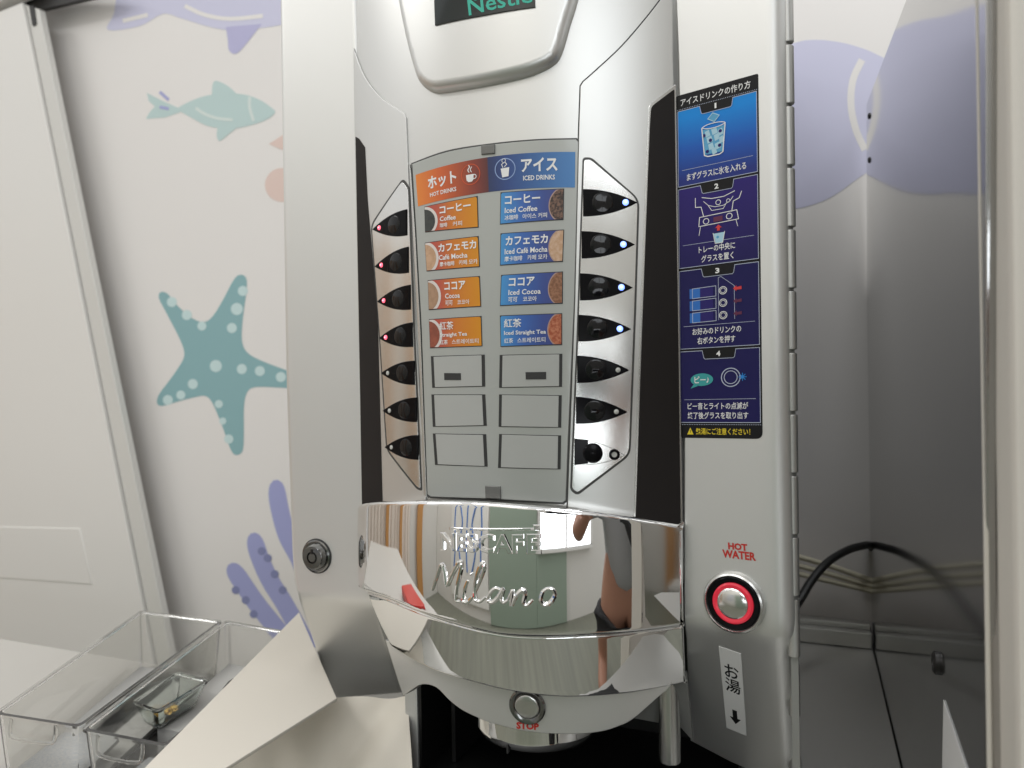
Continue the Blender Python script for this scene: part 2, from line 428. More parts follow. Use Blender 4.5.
def arm_star(): return [(161, 292), (168, 294), (178, 306), (192, 318), (204, 322), (213, 316), (223, 300), (235, 278), (243, 275), (247, 281), (246, 296), (243, 318), (242, 340), (247, 352), (260, 360), (286, 370), (300, 374), (300, 388), (286, 388), (256, 387), (247, 393), (244, 408), (244, 430), (243, 450), (237, 455), (231, 450), (222, 425), (212, 402), (205, 396), (196, 397), (180, 401), (162, 406), (157, 402), (160, 393), (172, 377), (183, 360), (184, 350), (178, 335), (166, 312), (159, 298)]
D.poly(spline(arm_star(), 3, True), m_teal, 0)
for x, y, r in [(172, 302, 5), (187, 315, 5), (202, 326, 4.5), (243, 291, 5), (237, 309, 6), (232, 328, 5), (216, 366, 6), (242, 369, 5), (260, 371, 5), (281, 377, 5), (193, 384, 5), (181, 395, 4.5), (168, 400, 5), (219, 404, 4), (223, 421, 3.5), (229, 439, 4.5)]:
    D.disc(x, y, r, m_teal2, 1)
D.done('starfish_print', wall)
D = px_decal(s_wall)
def worm(pts, w):
    P = spline(pts, 5); L, Rr = [], []
    for i, p in enumerate(P):
        a, b = Vector(P[max(i-1, 0)]), Vector(P[min(i+1, len(P)-1)]); d = (b-a).normalized(); q_ = min(1, i/4.0); n = Vector((-d.y, d.x))*w*max(.25, math.sqrt(max(0, 1-(1-q_)**2)))
        L.append(tuple(Vector(p)+n)); Rr.append(tuple(Vector(p)-n))
    return L+Rr[::-1]
for k, (pts, w) in enumerate([([(276, 480), (279, 505), (287, 535), (300, 560), (310, 590)], 9), ([(253, 533), (259, 555), (270, 580), (286, 606), (310, 650)], 9), ([(230, 564), (242, 582), (258, 605), (280, 632), (300, 655)], 9), ([(226, 400+300), (240, 720)], 4)][:3]):
    D.poly(worm(pts, w), m_coral, k)
for x, y in [(268, 558), (275, 574), (283, 590), (236, 590), (246, 600), (254, 614), (262, 551)]: D.disc(x, y, 4, m_coraldot, 5)
D.done('coral_print', wall)
D = px_decal(s_wall)
D.disc(282, 185, 17, m_peach, 0, ry=17).poly([(269, 144), (283, 135), (290, 132), (290, 152), (280, 149)], m_peach, 1)
D.done('peach_fish_print', wall)
D = px_decal(s_wall)
D.poly(spline([(740, 60), (788, 45), (810, 40), (838, 42), (864, 49), (884, 58), (930, 80), (930, 160), (900, 158), (868, 172), (835, 195), (812, 205), (788, 209), (740, 205)], 5, True), m_lav2, 0)
D.line(spline([(862, 60), (853, 80), (851, 105), (856, 130), (865, 150)], 5), 7, m_wall, 1)
D.done('dolphin_print', wall)

cn = finish('counter_top', box(-.30, XP-.0005, -.11, .579, ZC-.04, ZC, .002), m_counter)
tag(cn, 'grey steel counter under the coffee machine', 'counter', kind='thing')
bn = finish('bench_top', box(-1.6, -.302, -.42, .17, ZC-.04, ZC, .003), m_bench)
tag(bn, 'grey bench top carrying the clear bins', 'bench', kind='thing')
rail = finish('cable_duct', join(box(-.2, XP-.002, .545, .579, ZC+.001, ZC+.022, .002), box(-.2, XP-.002, .56, .579, ZC+.022, ZC+.03, .002)), m_counter)
tag(rail, 'low grey duct along the foot of the wall', 'duct')

# sliding door on the left with its rail
door = empty('sliding_door', s_doorp.hit(100, 600), 'white sliding door with pale edge beside the starfish wall', 'door')
keep(plate('door_leaf', s_doorp, [(-120, 66), (31, 7), (80, 250), (150, 600), (196, 830), (-120, 830)], .02, m_door, None, bev=.0015), door)
keep(plate('door_edge', s_doorp, [(32.2, 8), (45, 12), (93.5, 250), (166, 600), (214, 830), (197.2, 830), (151.2, 600), (81.2, 250)], .014, m_door_edge, None, bev=.002), door)
keep(plate('door_rail', s_doorp, [(-130, 522), (89, 526.5), (101, 582), (-130, 566)], .0022, m_door, None, off=.0195, bev=.002), door)
keep(plate('roller_slot', s_doorp, rounded([(36, 9), (41, 9.5), (43.5, 28), (39.5, 30)], [0, 0, 2.2, 2.2]), .002, m_dark, None, off=.0138, bev=0), door)
hd = empty('door_track', s_doorp.hit(20, 0), 'black sliding track above the white door with pale cover', 'track')
keep(plate('track', Plane((0, .545, 0), (1, 0, 0), (0, 0, 1)), [(-60, 40), (-60, 24), (36, -12), (120, -12), (112, -4), (46, 11.5), (31, 6)], .01, m_dark, None, bev=0), hd)
keep(plate('track_cover', s_doorp, [(-60, 37), (-60, -60), (80, -60), (34, -1)], .03, m_door, None, bev=.002), hd)

# steel side panel, its fixings
sp = empty('steel_side_panel', (XP, 0, ZC), 'brushed steel partition with slanted top reflecting the wall print', 'partition')
pan = plate('panel_sheet', s_side, [(866.5, 104), (906, 0), (935, -60), (986, -60), (985.5, 300), (985.5, 900), (870, 900), (867.5, 640)], .004, m_steel, None, off=-.004, bev=.0008)
keep(pan, sp)
for px in ((869.5, 116), (869.5, 160)): keep(finish('rivet', lathe(s_side.hit(*px), s_side.n, [(.004, 0), (.004, .001), (.0025, .002), (0, .0022)], 12), m_dark), sp)
keep(finish('bolt', lathe(s_side.hit(938, 663), s_side.n, [(.0075, 0), (.0075, .002), (.006, .0032), (.0035, .0034), (.003, .002), (0, .002)], 20), m_dark), sp)
tri = plate('paper_card', s_side, [(944.5, 700), (968, 770), (975, 800), (942.5, 800)], .0004, m_white_ink, None, off=.0002, bev=0)
tag(tri, 'white paper corner standing against the steel partition', 'paper')

cab = empty('tall_cabinet', (.36, -.2, ZC), 'cream tall cabinet frame beside the steel partition', 'cabinet')
pl1 = Plane((0, -.165, 0), (1, 0, 0), (0, 0, 1)); pl2 = Plane((0, -.2, 0), (1, 0, 0), (0, 0, 1))
xa = pl1.hit(985.8, 390).x; xb = pl2.hit(1009, 390).x
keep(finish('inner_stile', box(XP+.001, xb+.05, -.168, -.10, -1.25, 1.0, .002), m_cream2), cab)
keep(finish('outer_stile', box(xb, xb+.12, -.205, -.1685, -1.25, 1.0, .006), m_cream), cab)
keep(finish('edge_strip', box(XP-.0005, XP+.0014, -.1715, -.1685, -1.0, 1.0, .0005), m_cream), cab)
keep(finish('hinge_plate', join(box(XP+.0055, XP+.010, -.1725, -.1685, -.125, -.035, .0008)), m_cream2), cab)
keep(finish('latch', join(box(XP+.0045, XP+.0105, -.176, -.1685, -.262, -.246, .001), box(XP+.006, XP+.0105, -.176, -.1685, -.275, -.266, .001)), m_dark), cab)

# cables
def at(px, py, Y): return Plane((0, Y, 0), (1, 0, 0), (0, 0, 1)).hit(px, py)
c1 = finish('power_cable', tube(spline([at(770, 640, .36), at(797, 604, .40), at(812, 580, .43), at(828, 562, .46), at(848, 550, .50), at(862, 546, .53), at(869, 545, .56), at(872, 548, .575)], 8), .0052), m_cable)
tag(c1, 'thick black power cable arching behind the machine to the corner', 'cable')
for k, (dy, lb) in enumerate([(0, 'upper yellowed cable sagging across the wall corner'), (9, 'middle yellowed cable behind the black cable'), (17, 'lower yellowed cable near the wall duct')]):
    c = finish('thin_cable', tube(spline([at(760, 548+dy, .55), at(795, 556+dy, .55), at(830, 566+dy*.9, .555), (at(873, 581+dy*.6, .56))], 8), .0038), m_cable2)
    tag(c, lb, 'cable', 'yellowed cables behind the machine')

# ================================================================== COFFEE MACHINE
root = empty('coffee_machine', (XC, .2, ZC), 'silver coffee machine with chrome band, drink menu and lit buttons', 'coffee machine')
def P_(o): return keep(o, root)
RT = root
def sub(o, parent):                # child of a part (the part itself sits at the root's offset)
    o.parent = parent; o.matrix_parent_inverse = (Matrix.Translation(root.location) @ parent.matrix_parent_inverse).inverted() if False else Matrix.Identity(4); return o
xl_out = flat.hit(290, 390).x; xr_out = s_right.hit(786, 390).x
# housing behind the door, with the bay
body_l = xl_out+.012; body_r = xr_out-.06
bay_l = Plane((0, .04, 0), (1, 0, 0), (0, 0, 1)).hit(423, 730).x; bay_r = XR+.03
housing = P_(finish('housing', join(box(body_l, body_r, .02, .53, -.155, .5, .004)), m_silver))
P_(finish('base_post', box(bay_l-.014, bay_l, .03, .2, ZC, -.156, .002), m_silver))
P_(finish('dispensing_bay', join(box(bay_l, bay_r, .19, .2, ZC, -.157), box(bay_l+.0003, bay_l+.003, .032, .189, ZC+.001, -.157), box(bay_r-.003, bay_r-.0003, .12, .189, ZC+.001, -.157), box(bay_l+.003, bay_r-.003, .01, .189, -.165, -.1565), box(bay_l+.02, bay_l+.024, .06, .189, ZC+.006, -.166), box(bay_l+.0031, bay_r-.0031, -.10, .1895, ZC+.001, ZC+.005)), m_bay))
# columns
lc = P_(plate('side_column', s_left, rounded([(277, -40), (357, -40), (366, 300), (380, 600), (402, 696), (331, 701), (292, 586), (289.5, 555), (283.5, 380)], [0, 0, 0, 0, 3, 9, 10, 10, 20]), .018, m_silver, None, off=-.018, bev=.007, seg=5, stepx=.02, stepz=.004))
def rb(p): return .013 if p.x > XR+.05 else .0015
rc = P_(plate('side_column', s_right, [(674, -40), (678, 60), (684, 400), (686, 640), (690, 741), (730, 762), (800, 800), (796, 768), (793.5, 640), (789, 390), (785.5, 100), (784.5, -40)], .018, m_silver, None, off=-.018, bev=.0015, seg=6, stepx=.02, stepz=.004, bfun=rb))
# front
fp = P_(plate('front_panel', s_front, [(355.6, -45), (356.5, 50), (361, 300), (364, 520), (683, 535), (680, 300), (673, 60), (670, -45)], .006, m_front, None, off=-.0062, bev=.0006, stepx=.004))
lseam = spline([(354.4, 48), (365.6, 76.5), (382, 97.5), (398.5, 109), (404.8, 113.3)], 4) + [(406.8, 118), (408.5, 160), (417, 340), (427, 503)]
rseam = spline([(668, -12), (660.5, 0), (645, 20), (621.6, 47), (596, 71), (583.5, 82)], 4) + [(580.6, 86.5), (579, 130), (575, 300), (567.5, 510)]
ls = P_(plate('shoulder_panel', s_front, lseam+[(380, 506), (363.5, 506), (359, 300), (356, 150)], .0013, m_front, None, bev=.0006, stepx=.004))
rs = P_(plate('shoulder_panel', s_front, rseam+[(640, 527), (682, 530), (679.5, 300), (672.6, 60), (672, -12)], .0009, m_front, None, bev=.0004, stepx=.004))
P_(plate('seam_gap', s_front, [(p[0]-1.1, p[1]-.7) for p in rseam]+[(p[0]+.6, p[1]+.4) for p in rseam[::-1]], .0004, m_gap, None, bev=0, stepx=.004))
# black strips
P_(plate('black_strip', s_front, [(357, 137), (360.5, 139), (366.4, 147.6), (369, 200), (379, 315), (384, 506), (363.5, 506), (360, 300)], .0006, m_blackstrip, None, off=.0011, bev=.0002, stepx=.004))
P_(plate('black_strip', s_front, rounded([(673.6, 90), (650.5, 107.5), (649, 131), (641.5, 330), (635, 522), (680, 526), (677.5, 330)], [2, 4, 0, 0, 0, 0, 0]), .0006, m_blackstrip, None, off=.0015, bev=.0002, stepx=.004))
P_(plate('strip_trim', s_front, rounded([(675.5, 84.5), (648.2, 105.5), (647, 131), (639.5, 330), (633.2, 522), (682, 526), (679.3, 330)], [2, 4, 0, 0, 0, 0, 0]), .0009, m_trim, None, off=.0008, bev=.0005, stepx=.004))
# display hood
hood_px = spline([(392, -45), (400.8, 0), (408, 37), (417.7, 74.5), (424.5, 87), (434.7, 93.2), (447, 93), (485, 87), (520, 79.6), (538, 74), (553.5, 66), (562, 55), (571, 25), (578.5, 0), (588, -45)], 4)
hood = P_(plate('display_hood', s_front, hood_px, .0085, m_front, None, off=-.0005, bev=.0085, seg=7, stepx=.004))
s_hood = Surf(lambda X, Z: s_front.f(X, Z)-.0083)
scr = P_(plate('display_screen', s_hood, [(433.5, -30), (435.5, 25.8), (485, 15.5), (535.5, 7.5), (534, -30)], .0008, m_screen, None, bev=.0001, stepx=.004))
D = Decal(s_hood, [(468, 3), (532, -9), (533, 3), (469.5, 16.5)], .0010)
D.text('Nestlé', 0, -.25, D.A, 1, m_teal_led, 0, bold=.012).rect(D.A*.12, -.14, D.A*.62, .0, m_teal_led, 1)
sub_o = D.done('display_text', None); keep(sub_o, root); sub_o.parent = scr; sub_o.matrix_parent_inverse = Matrix.Identity(4)
scr.name = 'display_screen'

# ---- key plates and selection buttons
P_(plate('key_plate', s_front, rounded([(404, 181), (409.5, 190), (415, 335), (422, 488), (418.5, 486.5), (389, 449), (382, 340), (373.6, 226)], [5, 0, 0, 3, 2, 7, 0, 7]), .0007, m_plate, None, off=.0013, bev=.0003, stepx=.004))
P_(plate('key_plate_rim', s_front, rounded([(404.5, 178), (411, 188), (416.5, 335), (423.5, 491), (418, 489), (387.5, 450), (380.5, 340), (372, 225)], [5, 0, 0, 3, 2, 7, 0, 7]), .0003, m_rim, None, off=.0012, bev=0, stepx=.004))
P_(plate('key_plate', s_front, rounded([(584, 160), (591, 160.5), (637.5, 200), (634, 310), (628.6, 454), (577.5, 492.5), (572, 488), (578, 340)], [5, 3, 9, 0, 8, 6, 4, 0]), .0007, m_plate, None, off=.0009, bev=.0003, stepx=.004))
P_(plate('key_plate_rim', s_front, rounded([(582.5, 157.5), (591.5, 158), (639.3, 199.5), (636, 310), (630.3, 455), (577.5, 495.5), (570, 490), (576.4, 340)], [5, 3, 9, 0, 8, 6, 4, 0]), .0003, m_rim, None, off=.0008, bev=0, stepx=.004))
def leaf(xe, y0, y1, tip):
    top, bot = [], []; ym = (y0+y1)/2; h = (y1-y0)/2
    for i in range(13):
        s_ = i/12; x = xe+(tip[0]-xe)*s_; yc = ym+(tip[1]-ym)*s_; w = h*(1-s_**2.1)
        if i == 12: top.append((x, yc)); continue
        top.append((x, yc-w)); bot.append((x, yc+w))
    return top+bot[::-1]
def button(xe, y0, y1, tip, lit, off):
    L = leaf(xe, y0, y1, tip); last = lit == 'bare'
    b = P_(plate('selection_button', s_front, L, .0012, m_plate if last else m_blackgloss, None, off=off, bev=.0006, stepx=.004))
    sf = s_front; ym = (y0+y1)/2; dx = tip[0]-xe
    cxp, cyp = xe+dx*.36, ym+(tip[1]-ym)*.36
    kids = []
    c2 = sf.h2(cxp, cyp); c3 = sf.to3(*c2, off+.0012); nn = sf.normal(*c2); rr = abs(y1-y0)*.36*.62/F
    if last:
        q = plate('button_back', sf, [(xe, y0), (xe+dx*.27, y0+1.5), (xe+dx*.27, y1-1.5), (xe, y1)], .0004, m_blackgloss, None, off=off+.0012, bev=.0001)
        kids.append(q)
        kids.append(finish('push_dome', lathe(c3, nn, [(rr*.95, -.0005), (rr*.95, .002), (rr*.8, .0034), (rr*.4, .0043), (0, .0045)], 28), m_blackgloss))
    else:
        kids.append(finish('push_dome', lathe(c3, nn, [(rr, -.0002), (rr*.95, .0001), (rr*.8, .00025), (rr*.5, .0006), (rr*.2, .0008), (0, .0008)], 28), m_dome))
    l2 = sf.h2(xe+dx*.78, ym+(tip[1]-ym)*.78); l3 = sf.to3(*l2, off+.0012); ln = sf.normal(*l2)
    rl = .0026 if lit != 'red' else .0021
    if lit in ('red', 'blue'):
        a, b_ = (m_led_red, m_led_core) if lit == 'red' else (m_led_blue, m_led_bcore)
        kids.append(finish('indicator_light', lathe(l3, ln, [(rl*.95, -.0003), (rl*.9, .0004), (rl*.68, .0009), (rl*.3, .0012), (0, .0013)], 16, [0, 0, 0, 1]), [a, b_]))
    elif last:
        kids.append(finish('indicator_light', lathe(l3, ln, [(rl*1.6, -.0003), (rl*1.6, .0015), (rl*.9, .0017), (rl*.8, .0008), (0, .0008)], 18, [0, 0, 0, 1]), [m_blackgloss, m_led_off]))
    else:
        kids.append(finish('indicator_light', lathe(l3, ln, [(rl*.75, -.0003), (rl*.7, .0005), (rl*.3, .0009), (0, .001)], 14), m_led_off))
    for k in kids: k.parent = b
    return b
LB = [(408.8, 209.7, 235.7, (374.8, 229.9)), (410.3, 247, 273, (377, 267)), (412.3, 285, 309.8, (379.5, 301.8)), (414.6, 322.4, 347, (381.4, 338.3)), (416.6, 360.7, 385, (383.4, 373.2)), (418.8, 397.3, 422, (385, 410.8)), (420.4, 434.8, 459.7, (387, 447))]
RB = [(583.0, 189.8, 217, (636.9, 203.2)), (581.6, 231.7, 259, (634.5, 245)), (580, 273.6, 300.8, (632.5, 288)), (578.3, 315, 341.6, (631, 329.3)), (577.2, 355.7, 383, (629, 370.3)), (576, 396.7, 423.6, (627.2, 412)), (574.5, 438.3, 464.7, (625, 455))]
for i, b in enumerate(LB): button(*b, 'red' if i < 4 else 'off', .0019)
for i, b in enumerate(RB): button(*b, 'blue' if i < 4 else ('bare' if i == 6 else 'off'), .0015)

# ---- menu panel
mp_px = spline([(413.5, 164.5), (448, 152.5), (490, 145.5), (535, 141.2), (576, 140)], 5)+[(578.6, 142.5), (574.5, 300), (568, 446), (566, 500), (563, 502.5)] + [(530, 500.8), (490, 498.5), (457, 497.5), (432, 496.5), (428.6, 494), (423, 330), (417.5, 230)]
menu = P_(plate('menu_panel', s_front, mp_px, .0012, m_menu, None, off=.0006, bev=.0006, stepx=.004))
gap_px = spline([(411.8, 163.5), (447, 150.8), (490, 143.8), (535, 139.5), (577, 138.3)], 5)+[(580.2, 142), (576.2, 300), (569.8, 446), (567.6, 501), (564, 504.2)] + [(530, 502.5), (490, 500.2), (457, 499.2), (431, 498.2), (427, 495), (421.3, 330), (415.8, 230)]
P_(plate('menu_rim', s_front, gap_px, .0003, m_rim, None, off=.0005, bev=0, stepx=.004))
P_(plate('menu_frame', s_front, [(p[0]-1.6, p[1]-.2) for p in gap_px[gap_px.index((431, 498.2)):]]+[(411, 163)]+[(415.8, 175), (420.5, 230)][:0]+[(412.5, 172), (416.8, 235), (422.2, 335), (428.2, 495)], .0016, m_trim, None, off=.0006, bev=.0003, stepx=.004))
for q in ([(482.5, 146.8), (496, 145.4), (496, 154.5), (482.8, 155.6)], [(486.5, 485.5), (501.5, 486), (502, 498.5), (487, 498)]):
    P_(plate('menu_clip', s_front, q, .0022, m_smoke, None, off=.0012, bev=.0006, stepx=.004))
s_menu = Surf(lambda X, Z: s_front.f(X, Z)-.0018)
# header
g_hot = grad('hot_header_print', [(0, (.80, .24, .035)), (.18, (.66, .13, .03)), (.42, (.24, .045, .03)), (.498, (.11, .03, .03)), (.502, (.025, .04, .12)), (.62, (.03, .07, .24)), (1, (.07, .24, .55))])
hq = [(415.7, 175), (575.3, 152), (575, 187.6), (418.2, 206.5)]
hp = [(hq[0][0], hq[0][1]), (488, 157.8), hq[1], hq[2], (490, 191.3), hq[3]]
hdr = Decal(s_menu, hq, .0002)
A = hdr.A
# follow the card's curved outline
def bow(u, k): return -k*4*u*(1-u)
N = 24
for i in range(N):
    u0, u1 = i/N, (i+1)/N
    hdr.poly([(A*u0, bow(u0, .10)), (A*u1, bow(u1, .10)), (A*u1, 1+bow(u1, .08)), (A*u0, 1+bow(u0, .08))], g_hot, 0)
header = P_(hdr.done('header_card', None))
D = Decal(s_menu, hq, .0002); W_ = m_white_ink
def sk(pts, k=.095): return [(x, y+bow(x/A, k)) for x, y in pts]
class Sk(Decal):
    pass
D.text('ホット', A*.09, .20, A*.295, .60, W_, 2, bold=.03).text('HOT DRINKS', A*.10, .70, A*.29, .83, W_, 2, bold=.02)
D.text('アイス', A*.70, .14, A*.905, .54, W_, 2, bold=.03).text('ICED DRINKS', A*.71, .64, A*.89, .78, W_, 2, bold=.02)
m_redline = mat('red_ring_print', (.62, .09, .03), 0, .4); m_blueline = mat('blue_ring_print', (.3, .42, .7), 0, .4)
D.ring(A*.39, .42, .29, .025, m_redline, 2); cxk = A*.39
D.poly([(cxk-.15, .42), (cxk+.10, .42), (cxk+.09, .58), (cxk+.04, .64), (cxk-.08, .64), (cxk-.14, .58)], W_, 3).ring(cxk+.12, .5, .05, .025, W_, 3, 12)
D.line(spline([(cxk-.04, .36), (cxk-.08, .28), (cxk-.02, .2), (cxk-.05, .14)], 3), .03, W_, 3).line(spline([(cxk+.04, .36), (cxk, .28), (cxk+.05, .2)], 3), .025, W_, 3)
cxk = A*.605
D.ring(cxk, .40, .29, .025, m_blueline, 2)
D.poly([(cxk-.13, .38), (cxk+.13, .36), (cxk+.10, .62), (cxk-.09, .64)], W_, 3).line([(cxk-.06, .36), (cxk-.1, .26), (cxk, .2), (cxk+.06, .27), (cxk-.02, .34)], .02, W_, 3).ring(cxk-.03, .16, .05, .015, W_, 3, 10)
for v in D.bm.verts: v.co.y += bow(v.co.x/A, .095)
t = D.done('header_lettering', None); t.parent = header
# menu cards
g_or = grad('orange_card_print', [(0, (.50, .07, .06)), (.25, (.52, .10, .06)), (.55, (.64, .20, .025)), (1, (.70, .28, .01))])
g_bl = grad('blue_card_print', [(0, (.07, .32, .66)), (.35, (.05, .15, .48)), (.7, (.045, .08, .30)), (1, (.05, .06, .22))])
QL = [[(424.5, 206.8), (477.8, 196), (478.7, 227.6), (425.3, 232.5)], [(425, 242.8), (478.7, 236), (480, 267), (426.8, 271.5)], [(428, 280.3), (480, 276), (481.3, 306.7), (428.9, 310.2)], [(429.1, 319.3), (481.6, 316), (482.5, 346.3), (430.3, 348.3)],
      [(431.8, 357), (484, 355.4), (484.5, 385.8), (433.2, 387)], [(432.4, 395.2), (484.5, 395.2), (486, 425), (433.8, 426)], [(433.8, 434.2), (485.4, 435), (486.9, 465.8), (436.0, 464)]]
QR = [[(500.6, 192.4), (564.2, 188.6), (563.6, 220), (500, 224.6)], [(500.6, 233.4), (564.2, 229.6), (563, 261.9), (500, 265.7)], [(501.2, 275), (563, 271.5), (562.8, 303.8), (500, 306)], [(500, 315.5), (562.2, 313.2), (562.2, 345), (500.6, 346.9)],
      [(500.6, 355.7), (561.6, 354.5), (561.3, 386), (500, 387)], [(500, 395.2), (561, 396), (560.4, 426.9), (499.5, 426)], [(500, 434.8), (560.4, 436.2), (559.8, 468.5), (498.9, 467)]]
coffee = [speckle('black_coffee_picture', (.03, .035, .035), (.05, .055, .05), 300), speckle('mocha_picture', (.52, .32, .19), (.60, .38, .24), 250), speckle('cocoa_picture', (.38, .23, .14), (.44, .27, .17), 250), speckle('tea_picture', (.26, .07, .04), (.34, .09, .05), 250)]
iced = [speckle('iced_coffee_picture', (.035, .02, .015), (.22, .12, .08), 500), speckle('iced_mocha_picture', (.56, .34, .20), (.66, .46, .32), 300), speckle('iced_cocoa_picture', (.22, .09, .04), (.36, .17, .09), 500), speckle('iced_tea_picture', (.38, .08, .03), (.55, .20, .10), 500)]
m_cup = mat('white_cup_print', (.74, .68, .64), 0, .35)
TL = [('コーヒー', 'Coffee', '咖啡', '커피'), ('カフェモカ', 'Café Mocha', '摩卡咖啡', '카페 모카'), ('ココア', 'Cocoa', '可可', '코코아'), ('紅茶', 'Straight Tea', '红茶', '스트레이트티')]
XLs = [((.31, .88), (.31, .61), (.31, .45), (.55, .72)), ((.27, .96), (.27, .80), (.28, .56), (.64, .97)), ((.34, .74), (.35, .63), (.35, .49), (.58, .80)), ((.22, .49), (.22, .74), (.22, .37), (.45, .94))]
TR_ = [('コーヒー', 'Iced Coffee', '冰咖啡', '아이스 커피'), ('カフェモカ', 'Iced Café Mocha', '摩卡咖啡', '카페 모카'), ('ココア', 'Iced Cocoa', '可可', '코코아'), ('紅茶', 'Iced Straight Tea', '红茶', '스트레이트티')]
XRs = [((.08, .64), (.08, .60), (.08, .30), (.37, .75)), ((.09, .76), (.08, .76), (.08, .37), (.45, .76)), ((.14, .56), (.14, .66), (.14, .29), (.38, .60)), ((.07, .36), (.07, .75), (.07, .22), (.29, .74))]
def card(q, side, i):
    D0 = Decal(s_menu, q, .0001); A = D0.A
    if i >= 4:
        D0.bm.free()
        sl = P_(plate('card_slot', s_menu, [(q[0][0]-.8, q[0][1]-.8), (q[1][0]+.8, q[1][1]-.8), (q[2][0]+.8, q[2][1]+.8), (q[3][0]-.8, q[3][1]+.8)], .0003, m_card_edge, None, bev=0, stepx=.004))
        ins = 2.2
        cd_ = plate('blank_card', s_menu, [(q[0][0]+ins, q[0][1]-.1), (q[1][0]-ins, q[1][1]-.1), (q[2][0]-ins, q[2][1]+.2), (q[3][0]+ins, q[3][1]+.2)], .0006, m_blank, None, off=.0001, bev=.0002, stepx=.004)
        cd_.parent = sl
        if i == 4:
            b = [(444.8, 373), (461.3, 373.2), (461.5, 380), (445, 380)] if side == 'L' else [(525.8, 372.2), (546.3, 371.9), (546.3, 379.2), (526, 379.4)]
            k = plate('dark_tab', s_menu, b, .0004, m_card_edge, None, off=.0007, bev=.0001, stepx=.004); k.parent = sl
        return
    cd_ = P_(plate('menu_card', s_menu, q, .0004, m_card_edge, None, bev=.0001, stepx=.004))
    D0.bm.free()
    D = Decal(s_menu, q, .00055)
    m = .012
    D.poly([(A*m, m*3+.03), (A*(m+.02), m*2), (A*(1-m-.02), m*2), (A*(1-m), m*3+.03), (A*(1-m), 1-m*2), (A*m, 1-m*2)], g_or if side == 'L' else g_bl, 0)
    D.done('card_print', None).parent = cd_
    D = Decal(s_menu, q, .00055)
    if side == 'L':
        r = .56; x0 = A*.012
        for rr, mm, ly in ((.58, m_cup, 1), (.48, coffee[i], 2)):
            cxx, cyy = -A*.02, .60 if i == 0 else .55
            P = [(cxx+A*.285*rr/.58*math.cos(R(a)), cyy+rr*math.sin(R(a))) for a in range(-90, 91, 6)]
            P = [(max(x0, x), min(.97, max(.03, y))) for x, y in P]; P = [(x0, P[0][1])]+P[1:-1]+[(x0, P[-1][1])]
            D.poly(P, mm, ly)
    else:
        x1 = A*.988
        for rr, mm, ly in ((.56, mat('glass_rim_print', (.45, .3, .25), 0, .4) if i == 0 else bpy.data.materials['glass_rim_print'], 1), (.52, iced[i], 2)):
            cxx, cyy = A*.995, .52
            P = [(cxx-A*.225*rr/.56*math.cos(R(a)), cyy+rr*math.sin(R(a))) for a in range(-90, 91, 6)]
            P = [(min(x1, x), min(.97, max(.03, y))) for x, y in P]; P = [(x1, P[0][1])]+P[1:-1]+[(x1, P[-1][1])]
            D.poly(P, mm, ly)
    D.done('cup_picture', None).parent = cd_
    D = Decal(s_menu, q, .00055)
    T, X = (TL, XLs) if side == 'L' else (TR_, XRs)
    ys = ((.10, .44), (.50, .68), (.74, .91))
    a, b, c, d = T[i]; xa, xb, xc, xd = X[i]
    hgt = (.16, .36) if a in ('コーヒー', 'ココア') else (.11, .41)
    y0, y1 = (.12, .40)
    D.text(a, A*xa[0], y0, A*xa[1], y1, m_white_ink, 3, bold=.03)
    D.text(b, A*xb[0], .50, A*xb[1], .67, m_white_ink, 3, bold=.02)
    D.text(c, A*xc[0], .735, A*xc[1], .895, m_white_ink, 3, bold=.012)
    D.text(d, A*xd[0], .735, A*xd[1], .895, m_white_ink, 3, bold=.012)
    D.done('card_lettering', None).parent = cd_
for i, q in enumerate(QL): card(q, 'L', i)
for i, q in enumerate(QR): card(q, 'R', i)

# ---- chrome band
bt = spline([(356.6, 507), (361, 503.5), (378, 501.3), (428, 500.5), (485, 501.5), (567, 508.5), (620, 514.5), (680, 524), (684.5, 526)], 5)
bb = spline([(685.5, 624), (682, 627), (632.7, 633.6), (587.6, 636.5), (542.5, 638), (501.5, 635.6), (460.5, 626.4), (419.5, 613.2), (386.6, 599.5), (361, 590.5), (357.6, 586)], 5)
band = P_(plate('chrome_band', s_band, bt+bb, .016, m_chrome, None, off=-.016, bev=.0035, seg=5, stepx=.003, stepz=.004))
quadN = [(441.5, 531.5), (541.5, 533), (542, 554), (441.5, 550)]
D = Decal(s_band, quadN, .0)
A = D.A
D.text('NESCAF', 0, .02, A*.84, 1, m_chrome, 0, bold=.012, res=3, ext=.0022)
D.text('E', A*.865, .02, A*1.0, 1, m_chrome, 0, bold=.012, res=3, ext=.0022)
D.text('-', A*.10, -.27, A*.995, -.13, m_chrome, 0, res=1, ext=.002)
D.text('-', A*.93, -.42, A*.995, -.13, m_chrome, 0, res=1, ext=.002)
D.done('raised_lettering', None, recalc=True, step=.2).parent = band
def zz(pts): return [(280+x/2.438, 480+y/2.438) for x, y in pts]
